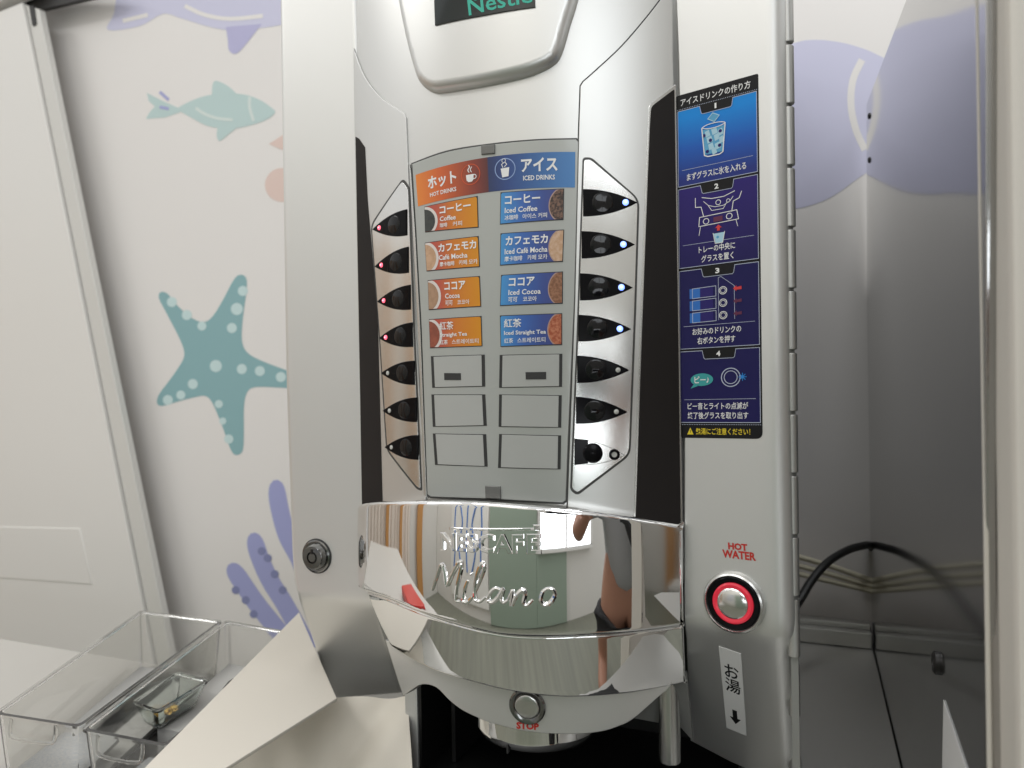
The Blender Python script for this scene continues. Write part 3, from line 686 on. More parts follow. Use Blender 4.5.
strokes = [[(372, 268), (382, 240), (394, 206), (402, 222), (408, 256), (420, 232), (438, 200), (443, 212), (432, 262), (430, 292), (440, 296)],
           [(458, 245), (450, 270), (448, 293), (458, 297), (470, 284)], [(470, 284), (486, 250), (498, 216), (494, 203), (484, 222), (476, 262), (477, 290), (488, 296), (502, 284)],
           [(541, 270), (526, 264), (512, 276), (508, 292), (518, 298), (532, 286), (544, 266), (540, 286), (544, 299), (556, 292)],
           [(556, 292), (568, 268), (564, 305), (576, 282), (592, 268), (598, 278), (594, 300), (604, 304), (616, 292)],
           [(652, 264), (640, 274), (636, 294), (646, 304), (660, 298), (670, 280), (664, 266), (650, 265)], [(466, 226), (467, 229), (468, 231)]]
bs = []
for st in strokes:
    pts = spline(zz(st), 5); bs.append(tube([s_band.to3(*s_band.h2(*p), .0004) for p in pts], .0016, 8, lambda t: .0011+.0007*math.sin(math.pi*min(1, max(0, t)))))
sc_ = finish('script_lettering', join(*bs), m_chrome); sc_.parent = band
# ---- lower chrome skirt
kt = spline([(366, 592), (386.6, 599), (419.5, 612.7), (460.5, 626), (501.5, 635), (542.5, 637.5), (587.6, 636), (632.7, 633), (684.5, 626)], 5)
kb = spline([(686.5, 681), (683.7, 683.6), (631, 693.6), (576.5, 697.8), (540, 696), (506.3, 691), (480, 684.6), (449.4, 676), (423, 666), (395, 649.5), (390, 645)], 5)
skirt = P_(plate('chrome_skirt', s_skirt, [(372, 606)][:0]+kt+kb+[(380, 625)], .012, m_chrome, None, off=-.012, bev=.002, seg=4, stepx=.003, stepz=.006))
# ---- lip with stop button
lip_b = spline([(684, 668), (668.4, 688.6), (659.6, 696.2), (633.4, 719), (618, 726.8), (598.4, 732.3), (567, 734.5), (526, 731.5), (493, 723.6), (480, 719), (462.5, 710.5), (449.4, 700.6), (436, 687.5), (422, 684.5), (412, 689.7), (403, 696)], 4)
lip = P_(plate('lower_lip', s_lip, [(385, 640), (450, 660), (540, 676), (640, 676), (684, 662)]+lip_b, .012, m_silver, None, off=-.012, bev=.0008, seg=3, stepx=.004))
s_facet = Surf(bulge(.0, .010, lambda Z: .45*(-.2-Z)))
P_(plate('underside_facet', s_facet, [(626, 690), (686, 676), (692.5, 741), (680, 727), (633, 718.5)], .006, m_silver_dark, None, off=-.006, bev=.0006))
P_(plate('underside_facet', s_facet, [(372, 600), (392, 646), (424, 664), (424, 686), (412, 690), (403, 697)], .006, m_silver_dark, None, off=-.006, bev=.0006))
c2 = s_lip.h2(527.5, 706); c3 = s_lip.to3(*c2); nn = s_lip.normal(*c2)
rr = 19.5*.56/F
stop = P_(finish('stop_button', lathe(c3, nn, [(rr, -.001), (rr, .0015), (rr*.93, .0026), (rr*.8, .0022), (rr*.68, .0012)], 40), m_lock))
k = finish('button_cap', lathe(c3, nn, [(rr*.67, -.001), (rr*.66, .002), (rr*.58, .0028), (rr*.3, .003), (0, .003)], 32), m_trim); k.parent = stop
D = Decal(s_lip, [(516.3, 721.6), (539, 723.2), (539, 730), (516.6, 728.6)], .0003)
P_(D.text('STOP', 0, 0, D.A, 1, m_red_ink, 0, bold=.045).done('stop_lettering', None))
# nozzle cover and tube
nc = Plane((0, .034, 0), (1, 0, 0), (0, 0, 1)).hit(538, 700); zb = Plane((0, -.02, 0), (1, 0, 0), (0, 0, 1)).hit(538, 757).z
no_ = P_(finish('nozzle_cover', lathe((nc.x, .034, 0), (0, 0, 1), [(.055, -.2), (.056, zb+.009), (.0552, zb+.005), (.0530, zb+.0015), (.0495, zb), (0, zb)], 64), m_chrome))
sl = finish('nozzle_slit', box(nc.x-.0072, nc.x-.0058, -.0218, -.018, zb-.0008, zb+.0065), m_gap); sl.parent = None; P_(sl)
tc_ = at(669.5, 730, .035); ztb = at(669.5, 761, .035).z
P_(finish('water_tube', lathe((tc_.x, .035, 0), (0, 0, 1), [(.0088, -.2), (.0088, ztb+.001), (.0082, ztb), (.0064, ztb), (.006, ztb+.02), (0, ztb+.02)], 32), m_trim))
# lock
c2 = s_left.h2(317, 556); c3 = s_left.to3(*c2); nn = s_left.normal(*c2); rr = 16.5*.70/F
lock = P_(finish('door_lock', lathe(c3, nn, [(rr, -.0005), (rr*.98, .0016), (rr*.9, .0022), (rr*.8, .002), (rr*.72, .006), (rr*.66, .0075), (rr*.36, .0078), (rr*.34, .006), (rr*.27, .006), (rr*.25, .0078), (0, .0078)], 40, [0]*7+[1, 1, 0]), [m_lock, m_dark]))
kk = finish('lock_collar', lathe(c3, nn, [(rr*1.05, -.0004), (rr*1.05, .0006), (rr*.99, .0009), (rr*.98, -.0003)], 40), m_gap); kk.parent = lock
kn = finish('key_notch', box(c3.x-.0012, c3.x+.0012, c3.y-.0082, c3.y-.0075, c3.z+rr*.22, c3.z+rr*.5), m_dark); kn.parent = lock
# hinge
for i in range(13):
    y0 = -24+i*62.5; xm = 788.5+(y0)*.0105
    a = s_right.hit(xm-4, y0+31); a = a+Vector((.0016, .012, 0)); h = 29.5*.52/F
    if i == 0: hg = P_(finish('hinge', box(a.x-.004, a.x+.001, a.y+.002, a.y+.006, -.36, .3), m_silver_dark))
    k = finish('hinge_knuckle', lathe((a.x, a.y, 0), (0, 0, 1), [(0, a.z-h), (.0040, a.z-h), (.0043, a.z-h+.0006), (.0043, a.z+h-.0006), (.0040, a.z+h), (0, a.z+h)], 18), m_hinge); k.parent = hg
# hot water button
c2 = s_right.h2(734.5, 602); c3 = s_right.to3(*c2); nn = s_right.normal(*c2); rr = 29.5*.545/F
hw = P_(finish('hot_water_button', lathe(c3, nn, [(rr*1.06, -.0005), (rr*1.05, .0022), (rr*1.0, .0045), (rr*.94, .0052), (rr*.9, .004)], 48), m_trim))
for nm, pr, mi, ms in (('black_ring', [(rr*.93, .0008), (rr*.9, .0042), (rr*.86, .0048), (rr*.72, .004), (rr*.68, .003)], None, m_blackgloss),
                       ('light_ring', [(rr*.70, .002), (rr*.69, .0046), (rr*.63, .0056), (rr*.55, .0052), (rr*.5, .0044)], None, m_lamp_red),
                       ('button_cap', [(rr*.53, .002), (rr*.52, .0052), (rr*.45, .0064), (rr*.25, .0073), (0, .0077)], None, m_plate)):
    k = finish(nm, lathe(c3, nn, pr, 48), ms); k.parent = hw
D = Decal(s_right, [(722.2, 549.2), (755.5, 552.6), (756.2, 561), (722.6, 557.3)], .0003)
D.text('WATER', 0, 0, D.A, 1, m_red_ink, 0, bold=.035)
D.text('HOT', D.A*.19, -.93, D.A*.77, -.08, m_red_ink, 0, bold=.045)
P_(D.done('hot_water_lettering', None))
# paper label
lq = [(718.7, 646), (741, 653.6), (746.7, 735.7), (726.5, 727.5)]
lab = P_(plate('paper_label', s_right, lq, .0003, m_white_ink, None, bev=.0001, stepz=.004))
s_r2 = Surf(lambda X, Z: s_right.f(X, Z)-.0004)
D = Decal(s_r2, lq, .0001); A = D.A
D.text('お', A*.17, .17, A*.83, .325, m_black_ink, 0, bold=.012).text('湯', A*.15, .335, A*.86, .50, m_black_ink, 0, bold=.012)
D.done('label_lettering', None).parent = lab
D = Decal(s_r2, lq, .0001)
D.poly([(A*.38, .72), (A*.6, .72), (A*.6, .82), (A*.76, .82), (A*.49, .90), (A*.22, .82), (A*.38, .82)], m_black_ink, 0)
D.done('arrow_print', None).parent = lab
# ---- instruction sticker
sq = [(676, 96.5), (758.3, 73.5), (762.7, 439), (679.5, 437.7)]
stick = P_(plate('instruction_sticker', s_right, rounded(sq, [2, 2, 7, 2]), .0003, m_black_ink, None, bev=.0001))
s_st = Surf(lambda X, Z: s_right.f(X, Z)-.00042, curved=False)
D = Decal(s_st, sq, .0); A = D.A
g_p1 = grad('sky_blue_panel_print', [(.75, (.025, .04, .22)), (.84, (.02, .12, .50)), (.93, (.012, .27, .76))], 'Y', .3); g_p1.node_tree.nodes['Principled BSDF'].inputs['Specular IOR Level'].default_value = .25
m_navy = mat('navy_panel_print', (.016, .014, .09), 0, .3, spec=.2); m_navy2 = mat('indigo_panel_print', (.03, .022, .15), 0, .3, spec=.2)
g_p2 = grad('indigo_panel_print_two', [(.5, (.02, .016, .10)), (.72, (.035, .022, .17))], 'Y', .3); g_p2.node_tree.nodes['Principled BSDF'].inputs['Specular IOR Level'].default_value = .2
m_pale = mat('pale_line_print', (.5, .55, .68), 0, .4); m_ice = mat('ice_print', (.42, .66, .78), 0, .35); m_ice2 = mat('deep_ice_print', (.10, .38, .62), 0, .35)
m_tealb = mat('teal_bubble_print', (.04, .36, .36), 0, .35); m_redarrow = mat('red_arrow_print', (.7, .04, .04), 0, .4); m_maroon = mat('maroon_print', (.12, .015, .06), 0, .4)
wi = m_white_ink
def L_(p): return p
D.text('アイスドリンクの作り方', A*.06, .012, A*.91, .034, wi, 2, bold=.03)
for i in range(46): D.disc(A*(.02+.96*i/45), .0425, .0012, m_pale, 2, n=6)
for j, (y0, y1, mm) in enumerate([(.047, .267, g_p1), (.275, .505, g_p2), (.514, .741, m_navy), (.749, .955, m_navy)]):
    D.rect(A*.022, y0, A*.978, y1, mm, 1)
    D.line([(A*.022, y0), (A*.978, y0), (A*.978, y1), (A*.022, y1)], .0016, m_pale, 2, True)
    D.poly([(A*.30, y0-.003), (A*.70, y0-.003), (A*.685, y0+.021), (A*.675, y0+.023), (A*.335, y0+.023), (A*.325, y0+.021)], m_black_ink, 4)
    D.line([(A*.30, y0), (A*.32, y0+.021), (A*.335, y0+.0245), (A*.675, y0+.0245), (A*.69, y0+.021), (A*.705, y0)], .0014, m_pale, 5)
    D.text('1234'[j], A*(.485 if j == 0 else .472), y0+.003, A*(.508 if j == 0 else .522), y0+.018, wi, 6, bold=.035)
    D.line([(A*.07, y1-(.046 if j == 0 else .065 if j < 3 else .066)), (A*.93, y1-(.046 if j == 0 else .065 if j < 3 else .066))], .0011, m_pale, 3)
D.text('まずグラスに氷を入れる', A*.13, .233, A*.85, .254, wi, 3, bold=.015)
D.text('トレーの中央に', A*.27, .449, A*.71, .469, wi, 3, bold=.015); D.text('グラスを置く', A*.30, .476, A*.69, .496, wi, 3, bold=.015)
D.text('お好みのドリンクの', A*.18, .683, A*.77, .703, wi, 3, bold=.015); D.text('右ボタンを押す', A*.24, .710, A*.70, .730, wi, 3, bold=.015)
D.text('ピー音とライトの点滅が', A*.11, .898, A*.84, .918, wi, 3, bold=.015); D.text('終了後グラスを取り出す', A*.11, .925, A*.84, .945, wi, 3, bold=.015)
# picture 1: glass of ice
D.poly([(A*.33, .118), (A*.60, .118), (A*.575, .19), (A*.36, .19)], m_ice2, 3)
for a, b, w in [(.36, .125, .05), (.44, .122, .06), (.52, .128, .05), (.38, .143, .06), (.47, .14, .055), (.53, .15, .05), (.40, .163, .055), (.48, .165, .06), (.44, .178, .05)]:
    D.poly([(A*(a), b), (A*(a+w), b-.004), (A*(a+w+.02), b+.013), (A*(a+.015), b+.017)], m_ice, 4)
for a, b in [(.35, .135), (.55, .132), (.43, .152), (.54, .172), (.39, .182)]: D.disc(A*a, b, .005, m_navy2, 5, n=8)
D.line([(A*.325, .112), (A*.355, .192), (A*.40, .197), (A*.54, .197), (A*.58, .192), (A*.61, .112)], .003, wi, 6).line(spline([(A*.325, .112), (A*.40, .118), (A*.53, .118), (A*.61, .112), (A*.53, .106), (A*.40, .106), (A*.325, .112)], 3), .0022, wi, 6)
D.poly([(A*.46, .076), (A*.54, .087), (A*.48, .102), (A*.40, .09)], m_ice2, 4).line([(A*.46, .076), (A*.54, .087), (A*.48, .102), (A*.40, .09)], .0022, m_ice, 5, True)
# picture 2: machine front line drawing
SH = .035
def ln(pts, w=.002, m=wi, lay=4, closed=False): D.line([(A*(x+SH), y) for x, y in pts], w, m, lay, closed)
ln([(.20, .308), (.20, .335), (.27, .337), (.30, .365)]); ln([(.76, .312), (.73, .330), (.66, .336), (.64, .365)])
ln([(.28, .310), (.40, .318), (.55, .318), (.68, .308)]); ln([(.30, .322), (.36, .336), (.44, .343), (.54, .343), (.62, .334), (.66, .322)], .0016); ln([(.36, .337), (.40, .352), (.54, .352), (.58, .337)], .0016)
D.ring(A*(.48+SH), .332, .006, .0018, wi, 4, 12); D.ring(A*(.60+SH), .332, .004, .0016, wi, 4, 10)
ln([(.25, .366), (.70, .362), (.72, .388), (.24, .392)], .002, closed=True); D.ring(A*(.33+SH), .380, .007, .002, wi, 4, 14); D.ring(A*(.61+SH), .376, .007, .002, wi, 4, 14)
D.poly([(A*(.42+SH), .372), (A*(.53+SH), .371), (A*(.53+SH), .385), (A*(.42+SH), .386)], m_maroon, 4)
ln([(.26, .394), (.24, .418)], .0016); ln([(.69, .39), (.71, .408)], .0016)
D.poly([(A*(.44+SH), .404), (A*(.48+SH), .395), (A*(.52+SH), .404), (A*(.497+SH), .404), (A*(.497+SH), .412), (A*(.463+SH), .412), (A*(.463+SH), .404)], m_redarrow, 5)
D.poly([(A*(.42+SH), .419), (A*(.55+SH), .418), (A*(.525+SH), .446), (A*(.445+SH), .447)], m_ice, 4); ln([(.415, .417), (.44, .447), (.53, .447), (.555, .416)], .0018, lay=6); D.disc(A*(.47+SH), .43, .004, m_ice2, 5, n=8)
# picture 3: keys
g_key = mat('blue_key_print', (.02, .16, .55), 0, .3)
for k in range(3):
    y0 = .569+k*.035
    D.rect(A*.15, y0, A*.28, y0+.028, g_key, 3); D.rect(A*.28, y0, A*.44, y0+.028, m_navy2, 3); ln([(.15, y0), (.44, y0-.002), (.44, y0+.027), (.15, y0+.028)], .0016, m_pale, 4, True)
    D.ring(A*.56, y0+.013, .0095, .002, wi, 4, 18); D.ring(A*.56, y0+.013, .006, .0015, wi, 4, 16)
    xx = .68
    D.poly([(A*xx, y0+.011), (A*(xx+.04), y0+.003), (A*(xx+.04), y0+.008), (A*(xx+.10), y0+.006), (A*(xx+.10), y0+.015), (A*(xx+.04), y0+.015), (A*(xx+.04), y0+.019)], m_redarrow if k == 0 else m_maroon, 4)
ln([(.47, .665), (.47, .545), (.50, .542), (.66, .572), (.66, .665)], .0012, m_pale, 3)
# picture 4
D.disc(A*.29, .832, A*.14, m_tealb, 3, ry=.018); D.poly([(A*.20, .842), (A*.24, .85), (A*.15, .857)], m_tealb, 4); D.text('ピー♪', A*.20, .822, A*.38, .842, wi, 5, bold=.02)
D.ring(A*.64, .828, .0245, .0025, m_pale, 3, 26); D.ring(A*.64, .828, .017, .002, m_pale, 3, 24)
m_spark = mat('spark_blue_print', (.02, .25, .7), 0, .3)
for a in range(0, 360, 45): D.line([(A*.78+.004*math.cos(R(a)), .828+.004*math.sin(R(a))), (A*.78+.011*math.cos(R(a)), .828+.011*math.sin(R(a)))], .002, m_spark, 5)
D.disc(A*.78, .828, .005, m_spark, 5, n=12)
for i in range(46): D.disc(A*(.02+.96*i/45), .961, .0012, m_pale, 2, n=6)
D.poly([(A*.10, .99), (A*.14, .970), (A*.18, .99)], m_yellow_ink, 2).poly([(A*.137, .977), (A*.145, .977), (A*.143, .985), (A*.139, .985)], m_black_ink, 3)
D.text('熱湯にご注意ください！', A*.21, .971, A*.86, .990, m_yellow_ink, 2, bold=.02)
D.done('sticker_print', None).parent = stick

# every part: parent inverse so that the root's offset does not move it
for o in list(COL.objects):
    if o.parent == root: o.matrix_parent_inverse = Matrix.Translation(root.location).inverted()

# ================================================================== CLEAR BINS AND BOARDS
ZR = -.284
s_rim = Plane((0, 0, ZR), (1, 0, 0), (0, 1, 0))
def open_box(cor, z0, z1, t, taper=.006):
    c = sum((Vector(p) for p in cor), Vector((0, 0)))/4
    def ring(d, z):
        out = []
        for i in range(4):
            p = Vector(cor[i]); a = (Vector(cor[i-1])-p).normalized(); b = (Vector(cor[(i+1) % 4])-p).normalized()
            out.append(p+(a+b)*d)
        q = []
        for i in range(4):
            p = out[i]; a = (out[i-1]-p).normalized(); b = (out[(i+1) % 4]-p).normalized(); r = .007
            for k in range(5):
                w = k/4; q.append((p+a*r*(1-w)**2+b*r*w**2).to_3d()+Vector((0, 0, z)))
        return q
    bm = bmesh.new(); L = [[bm.verts.new(v) for v in ring(d, z)] for d, z in ((taper+.004, z0), (taper, z0+.004), (0, z1-.003), (-.002, z1-.002), (-.002, z1), (t, z1), (t+.0004, z1-.003), (taper+t, z0+.006), (taper+t+.004, z0+t))]
    for A_, B_ in zip(L, L[1:]):
        for i in range(len(A_)): bm.faces.new((A_[i], A_[(i+1) % len(A_)], B_[(i+1) % len(A_)], B_[i]))
    bm.faces.new(L[0][::-1]); bm.faces.new(L[-1]); bmesh.ops.recalc_face_normals(bm, faces=bm.faces[:])
    return bm
def rim(px, py): p = s_rim.hit(px, py); return (p.x, p.y)
binA = [rim(-4, 713), rim(79, 726), rim(221, 621), rim(141, 611)]
binB = [rim(83, 729), rim(166, 745), rim(300, 634), rim(226, 621)]
labs = ['clear plastic bin against the white door holding pale paper strips', 'clear plastic bin holding a small glass dish beside the cream board']
for cor, lb in zip((binA, binB), labs):
    r = empty('storage_bin', (sum(p[0] for p in cor)/4, sum(p[1] for p in cor)/4, ZC), lb, 'storage bin', 'clear bins on the counter')
    keep(finish('bin_shell', open_box(cor, ZC+.0015, ZR, .0022), m_clear, smooth=True), r)
    a, b = Vector(cor[0]).to_3d(), Vector(cor[1]).to_3d(); d = (b-a).normalized(); nrm = Vector((d.y, -d.x, 0))
    p0 = a+d*(b-a).length*.20+Vector((0, 0, ZR-.016)); p1 = a+d*(b-a).length*.74+Vector((0, 0, ZR-.016)); up = Vector((0, 0, 1))
    pts = spline([p0+up*.014+nrm*.001, p0+up*.004+nrm*.002, p0+d*.006+nrm*.003-up*.002, p1-d*.006+nrm*.003-up*.002, p1+up*.004+nrm*.002, p1+up*.014+nrm*.001], 4)
    keep(finish('handle', tube(pts, .0016, 8), m_clear), r)
def lying(cor, z, th, m, name, lb, cat, grp=None):
    c = prism_local([(p[0], p[1]) for p in cor], th, .0003)
    for v in c.verts: v.co.z += z
    return tag(finish(name, c, m), lb, cat, grp)
m_paper = mat('white_paper', (.82, .81, .77), 0, .6, var=.05)
m_printed = speckle('printed_packet', (.78, .77, .74), (.58, .61, .64), 420)
lf = lambda C, u, v: tuple((Vector(C[0])*(1-u)+Vector(C[1])*u)*(1-v)+(Vector(C[3])*(1-u)+Vector(C[2])*u)*v)
lying([lf(binA, .12, .1), lf(binA, .34, .1), lf(binA, .34, .9), lf(binA, .12, .9)], ZC+.012, .004, m_paper, 'paper_strip', 'long white paper strip inside the bin near the door', 'paper')
lying([lf(binA, .55, .05), lf(binA, .88, .05), lf(binA, .88, .93), lf(binA, .55, .93)], ZC+.005, .004, m_paper, 'paper_strip', 'wide cream strip in the bin beside the glass dish bin', 'paper')
lying([lf(binA, .15, .04), lf(binA, .85, .06), lf(binA, .8, .3), lf(binA, .2, .28)], ZC+.018, .004, m_printed, 'printed_packet', 'pale printed packet at the front of the bin near the door', 'packet')
lying([lf(binB, .15, .06), lf(binB, .7, .06), lf(binB, .66, .3), lf(binB, .2, .27)], ZC+.012, .004, m_printed, 'printed_packet', 'pale printed packet in front of the small glass dish', 'packet')
m_cloth = mat('cream_cloth', (.88, .82, .71), 0, .8, bump=.1, bs=700)
lying([lf(binB, .12, .36), lf(binB, .86, .36), lf(binB, .86, .94), lf(binB, .12, .94)], ZC+.005, .026, m_paper, 'paper_carton', 'flat white carton under the small glass dish', 'carton')
zg = ZC+.058
sg = Plane((0, 0, zg), (1, 0, 0), (0, 1, 0)); gg = lambda x, y: (sg.hit(x, y).x, sg.hit(x, y).y)
dc = [gg(131, 701), gg(158, 711), gg(208, 680), gg(174, 672)]
dish = tag(finish('glass_dish', open_box(dc, zg-.026, zg, .002, .008), m_glass), 'small square green tinted glass dish with a gold wrapper', 'dish')
m_gold = mat('gold_foil', (.72, .46, .12), .8, .3, var=.1)
bm = bmesh.new(); bmesh.ops.create_icosphere(bm, subdivisions=3, radius=.0075)
for v in bm.verts:
    n = random.Random(round(v.co.x*3000)+7*round(v.co.y*3000)).random(); v.co *= .75+.5*n; v.co.z *= .6
cw = Vector((sum(p[0] for p in dc)/4, sum(p[1] for p in dc)/4, zg-.019))
for v in bm.verts: v.co += cw
tag(finish('foil_wrapper', bm, m_gold), 'crumpled gold foil wrapper lying in the glass dish', 'wrapper')
blk = finish('black_clip', tube(spline([Vector(lf(binB, .62, .52)).to_3d()+Vector((0, 0, ZC+.03)), Vector(lf(binB, .7, .6)).to_3d()+Vector((0, 0, ZC+.052)), Vector(lf(binB, .8, .66)).to_3d()+Vector((0, 0, ZC+.045)), Vector(lf(binB, .85, .66)).to_3d()+Vector((0, 0, ZC+.02))], 5), .009), m_cable)
tag(blk, 'rounded black cap in the bin behind the glass dish', 'cap')
# leaning boards
def board(name, pts3, th, m, lb, cat):
    a, b, c = (Vector(p) for p in pts3[:3]); n = (b-a).cross(c-a).normalized()
    if n.dot(CAM-a) < 0: n = -n
    bm = bmesh.new(); A_ = [bm.verts.new(Vector(p)) for p in pts3]; B_ = [bm.verts.new(Vector(p)-n*th) for p in pts3]
    bm.faces.new(A_); bm.faces.new(B_[::-1])
    for i in range(len(A_)): bm.faces.new((A_[i], A_[(i+1) % len(A_)], B_[(i+1) % len(A_)], B_[i]))
    bmesh.ops.recalc_face_normals(bm, faces=bm.faces[:]); bmesh.ops.bevel(bm, geom=bm.edges[:], offset=.0008, segments=2, profile=.5, affect='EDGES')
    return tag(finish(name, bm, m), lb, cat)
pb = Plane((0, 0, -.266), (1, 0, 0), (0, 1, 0)); pc = Plane((-.16, -.01, -.33), (1, .35, 0), (0, .75, .66))
board('cream_board', [pb.hit(*p) for p in [(136, 776), (299, 612), (337, 698), (222, 770), (205, 790)]], .003, m_sheet, 'cream board lying level beside the clear bins and the machine', 'board')
bm = bmesh.new(); G = []
pcn = pc.n if pc.n.dot(CAM-pc.o) > 0 else -pc.n
for iy in range(34):
    y = 696+iy*4; x0 = 222+(770-y)*1.49 if y < 770 else 222-(y-770)*1.2; row = []
    for ix in range(45):
        x = max(x0, 176)+(408+(y-696)*.06-max(x0, 176))*ix/44
        d = ((x-339)*66+(y-768)*45)/80.0
        h = -.006*math.exp(-(d/13)**2)+.004*math.exp(-((d-28)/16)**2)-.006*math.exp(-((d+58)/22)**2)  # dips and ridge shaped to imitate broad diagonal shadow stripes
        row.append(bm.verts.new(pc.hit(x, y)+pcn*h))
    G.append(row)
for a, b in zip(G, G[1:]):
    for k in range(44): bm.faces.new((a[k], a[k+1], b[k+1], b[k]))
bmesh.ops.recalc_face_normals(bm, faces=bm.faces[:])
if sum(f.normal.dot(pcn) for f in bm.faces) < 0: bmesh.ops.reverse_faces(bm, faces=bm.faces[:])
bmesh.ops.solidify(bm, geom=bm.faces[:], thickness=.0015)
tag(finish('white_sheet', bm, m_cloth, ang=60, wn=False), 'cream sheet with dips shaped for soft shadow bands, sloping down under the cream board', 'sheet')

# ================================================================== ROOM SEEN IN THE CHROME
fl = finish('floor', box(-4, 4, -4.2, .6, -1.32, -1.28), mat('grey_wood_floor', (.19, .195, .155), 0, .4, var=.1, cvar=.35, vs=3, vstretch=(8, 1, 1))); fl['kind'] = 'structure'

m_sage = mat('sage_green_panel', (.30, .37, .30), 0, .5, var=.05, vs=2); m_rear = mat('white_rear_wall', (.74, .72, .68), 0, .6)
rw = finish('rear_wall', join(box(-4, .5, -2.95, -2.85, -1.28, 2.2), box(1.95, 4, -2.95, -2.85, -1.28, 2.2), box(.5, 1.95, -2.95, -2.85, -1.28, -.38), box(.5, 1.95, -2.95, -2.80, .18, 1.09)), m_rear)
tag(rw, 'white rear wall reflected in the chrome band, with the window', 'wall', kind='thing')
tag(finish('sage_partition', join(box(-.80, .48, -2.84, -2.80, -1.27, .55, .004), box(.483, 1.25, -2.84, -2.80, -1.27, -.30, .004)), m_sage), 'sage green partition reflected in the middle of the chrome band', 'partition')
wf = finish('window_frame', join(box(.50, .56, -2.84, -2.74, -.34, 1.75), box(1.89, 1.95, -2.84, -2.74, -.34, 1.75), box(1.2, 1.24, -2.82, -2.75, -.34, 1.75), box(.5, 1.95, -2.84, -2.74, -.38, -.33)), m_door)
tag(wf, 'white framed bright window reflected in the chrome band', 'window')
wb = finish('notice_board', box(-2.3, -.84, -2.84, -2.81, -1.1, .6, .004), m_paper)
tag(wb, 'white notice board with loose blue lines reflected in the chrome', 'notice board')
m_blue = mat('blue_marker_print', (.10, .22, .55), 0, .5)
bs = []
for k in range(5):
    x = -2.1+k*.26; bs.append(tube(spline([(x+.07*math.sin(3*q+k*1.7), -2.805, .5-q*.3) for q in range(5)], 5), .022, 6))
ln_ = finish('blue_line_print', join(*bs), m_blue); ln_.parent = wb
m_cur = mat('pink_cream_curtain', (.80, .72, .65), 0, .7); m_wood = mat('orange_wood_post', (.55, .27, .09), 0, .45, var=.08)
bm = bmesh.new(); prev = None
for i in range(161):
    y = .50-i*.0115; x = -3.16+.035*math.sin(i*.5)+.012*math.sin(i*1.3)
    cur = (bm.verts.new((x, y, -1.2)), bm.verts.new((x, y, .75)))
    if prev: bm.faces.new((prev[0], cur[0], cur[1], prev[1]))
    prev = cur
tag(finish('curtain', bm, m_cur), 'pink cream curtain reflected at the far edge of the chrome band', 'curtain')
lw = finish('side_wall', box(-3.4, -3.25, -2.84, .57, -1.28, .85), m_rear); tag(lw, 'white side wall behind the pink cream curtain', 'wall', kind='thing')
for (y, w, lb) in ((-.33, .06, 'narrow orange wood post in the middle of the curtain'), (-.9, .05, 'orange wood post at the dark gap of the curtain'), (-1.75, .12, 'wide orange wood post between curtain and notice board')):
    tag(finish('wooden_post', box(-3.12, -3.05, y-w, y+w, -1.27, .8, .004), m_wood), lb, 'post', 'wooden posts reflected in the chrome')
pk = finish('red_packet', box(-.74, -.50, -.34, -.235, ZC+.0005, ZC+.03, .008), mat('red_packet_print', (.60, .03, .02), 0, .3)); tag(pk, 'flat red packet on the bench reflected under the chrome band', 'packet')
# photographer, seen in the chrome
def cc(h, u, f): return CAM+HR*h+UP*u+FW*f
ph = finish('phone', box(-.055, .105, -.0375, .0375, -.009, 0, .003), m_blackgloss)
ph.matrix_world = Matrix.Translation(CAM-FW*.006) @ Matrix((HR, UP, -FW)).transposed().to_4x4()
tag(ph, 'dark phone held up by the person in the grey shirt', 'phone')
PF = Vector((-.75, .66, 0)).normalized(); PL = UP.cross(PF); PB = Vector((.74, -.60, 0))
def pp(f, l, z): return PB+PF*f+PL*l+UP*z
def skin_mesh(name, nodes, edges, m, parent=None, root_i=0, lv=2):
    me = bpy.data.meshes.new(name); me.from_pydata([n[0] for n in nodes], edges, []); me.materials.append(m)
    o = link(name, me, parent); sk_ = o.modifiers.new('skin', 'SKIN'); sk_.use_smooth_shade = True
    for i, n in enumerate(nodes):
        v = me.skin_vertices[0].data[i]; v.radius = n[1] if isinstance(n[1], tuple) else (n[1], n[1]); v.use_root = (i == root_i)
    sd = o.modifiers.new('sub', 'SUBSURF'); sd.levels = lv; sd.render_levels = lv
    return o
Lw, Le, Ls = cc(.175, -.055, -.055), pp(.24, .27, -.13), pp(0, .19, .09)
Rs, Re, Rw = pp(0, -.19, .09), pp(-.02, -.25, -.19), pp(.06, -.25, -.43)
nodes = [(pp(0, 0, -.33), .13), (pp(.01, 0, -.12), .125), (pp(0, 0, .05), .13), (pp(0, 0, .155), .055), (pp(.02, 0, .22), .062), (pp(.025, 0, .32), .092), (pp(.015, 0, .385), .07),
         (Ls, .058), (Le, .042), (Lw, .027), (Rs, .058), (Re, .042), (Rw, .027),
         (pp(0, .10, -.42), .095), (pp(.02, .11, -.83), .06), (pp(-.02, .11, -1.22), .04), (pp(.10, .12, -1.25), .035),
         (pp(0, -.10, -.42), .095), (pp(.02, -.11, -.83), .06), (pp(-.02, -.11, -1.22), .04), (pp(.10, -.12, -1.25), .035),
         (pp(.12, 0, .30), .016)]
edges = [(0, 1), (1, 2), (2, 3), (3, 4), (4, 5), (5, 6), (2, 7), (7, 8), (8, 9), (2, 10), (10, 11), (11, 12), (0, 13), (13, 14), (14, 15), (15, 16), (0, 17), (17, 18), (18, 19), (19, 20), (5, 21)]
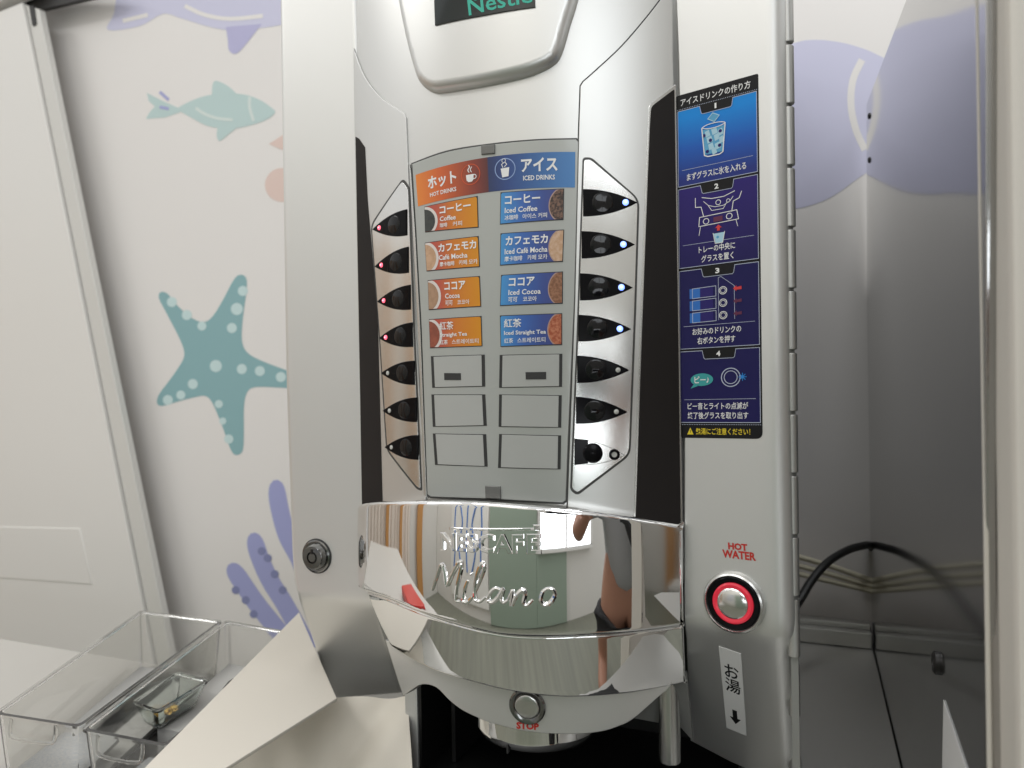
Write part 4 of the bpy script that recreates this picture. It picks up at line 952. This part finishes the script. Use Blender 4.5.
def hand(wi_, palm, knuckles, paths, thumb):
    global nodes, edges
    nodes.append((palm, (.030, .016))); p_ = len(nodes)-1; edges.append((wi_, p_))
    for kn_, path in zip(knuckles, paths):
        prev = p_; 
        for q, r in zip([kn_]+path, (.0095, .009, .0085, .008)):
            nodes.append((q, r)); edges.append((prev, len(nodes)-1)); prev = len(nodes)-1
    prev = p_
    for q, r in zip(thumb, (.012, .0105, .009)):
        nodes.append((q, r)); edges.append((prev, len(nodes)-1)); prev = len(nodes)-1
us = (.026, .008, -.010, -.027)
hand(9, cc(.14, -.02, -.045), [cc(.125, u, -.034) for u in us], [[cc(.100-.004*i, u, -.026), cc(.078-.003*i, u*.95, -.026), cc(.060+.004*i, u*.9, -.026)] for i, u in enumerate(us)], [cc(.138, -.045, -.028), cc(.122, -.042, -.008), cc(.10, -.034, .004)])
d_ = Vector((0, 0, -1))
hand(12, Rw+d_*.07, [Rw+d_*.11+PF*x for x in (.03, .01, -.01, -.03)], [[Rw+d_*(.135-.003*i)+PF*x-PL*-.006, Rw+d_*(.158-.004*i)+PF*x-PL*-.016, Rw+d_*(.175-.006*i)+PF*x-PL*-.03] for i, x in enumerate((.03, .01, -.01, -.03))], [Rw+d_*.05+PF*.035, Rw+d_*.085+PF*.055, Rw+d_*.11+PF*.06])
m_skin = mat('skin', (.42, .22, .15), 0, .5, var=.05)
pe = skin_mesh('person', nodes, edges, m_skin)
tag(pe, 'person in grey shirt and black shorts holding up a phone, reflected in chrome', 'person')
m_shirt = mat('grey_shirt_fabric', (.36, .37, .38), 0, .8, bump=.3, bs=40, bd=.004); m_short = mat('black_shorts_fabric', (.02, .02, .022), 0, .8)
mid = lambda a, b, t: a.lerp(b, t)
skin_mesh('shirt', [(pp(0, 0, -.40), .15), (pp(.01, 0, -.12), .147), (pp(0, 0, .06), .15), (pp(0, 0, .135), .075), (Ls, .078), (mid(Ls, Le, .62), .068), (Rs, .078), (mid(Rs, Re, .62), .068)], [(0, 1), (1, 2), (2, 3), (2, 4), (4, 5), (2, 6), (6, 7)], m_shirt, pe)
skin_mesh('shorts', [(pp(0, 0, -.36), .145), (pp(0, .10, -.46), .11), (pp(.015, .112, -.76), .095), (pp(0, -.10, -.46), .11), (pp(.015, -.112, -.76), .095)], [(0, 1), (1, 2), (0, 3), (3, 4)], m_short, pe)
skin_mesh('hair', [(pp(-.02, 0, .30), .098), (pp(-.005, 0, .385), .088), (pp(.045, 0, .40), .07)], [(0, 1), (1, 2)], mat('dark_hair', (.015, .012, .01), 0, .6), pe)
st_ = tube(spline([pp(.17, .12, .16), pp(.175, .04, 0), pp(.17, -.06, -.2), pp(.10, -.17, -.38)], 6), .022, 8); so = finish('bag_strap', st_, m_short)
tag(so, 'black bag strap across the grey shirt of the person', 'strap')
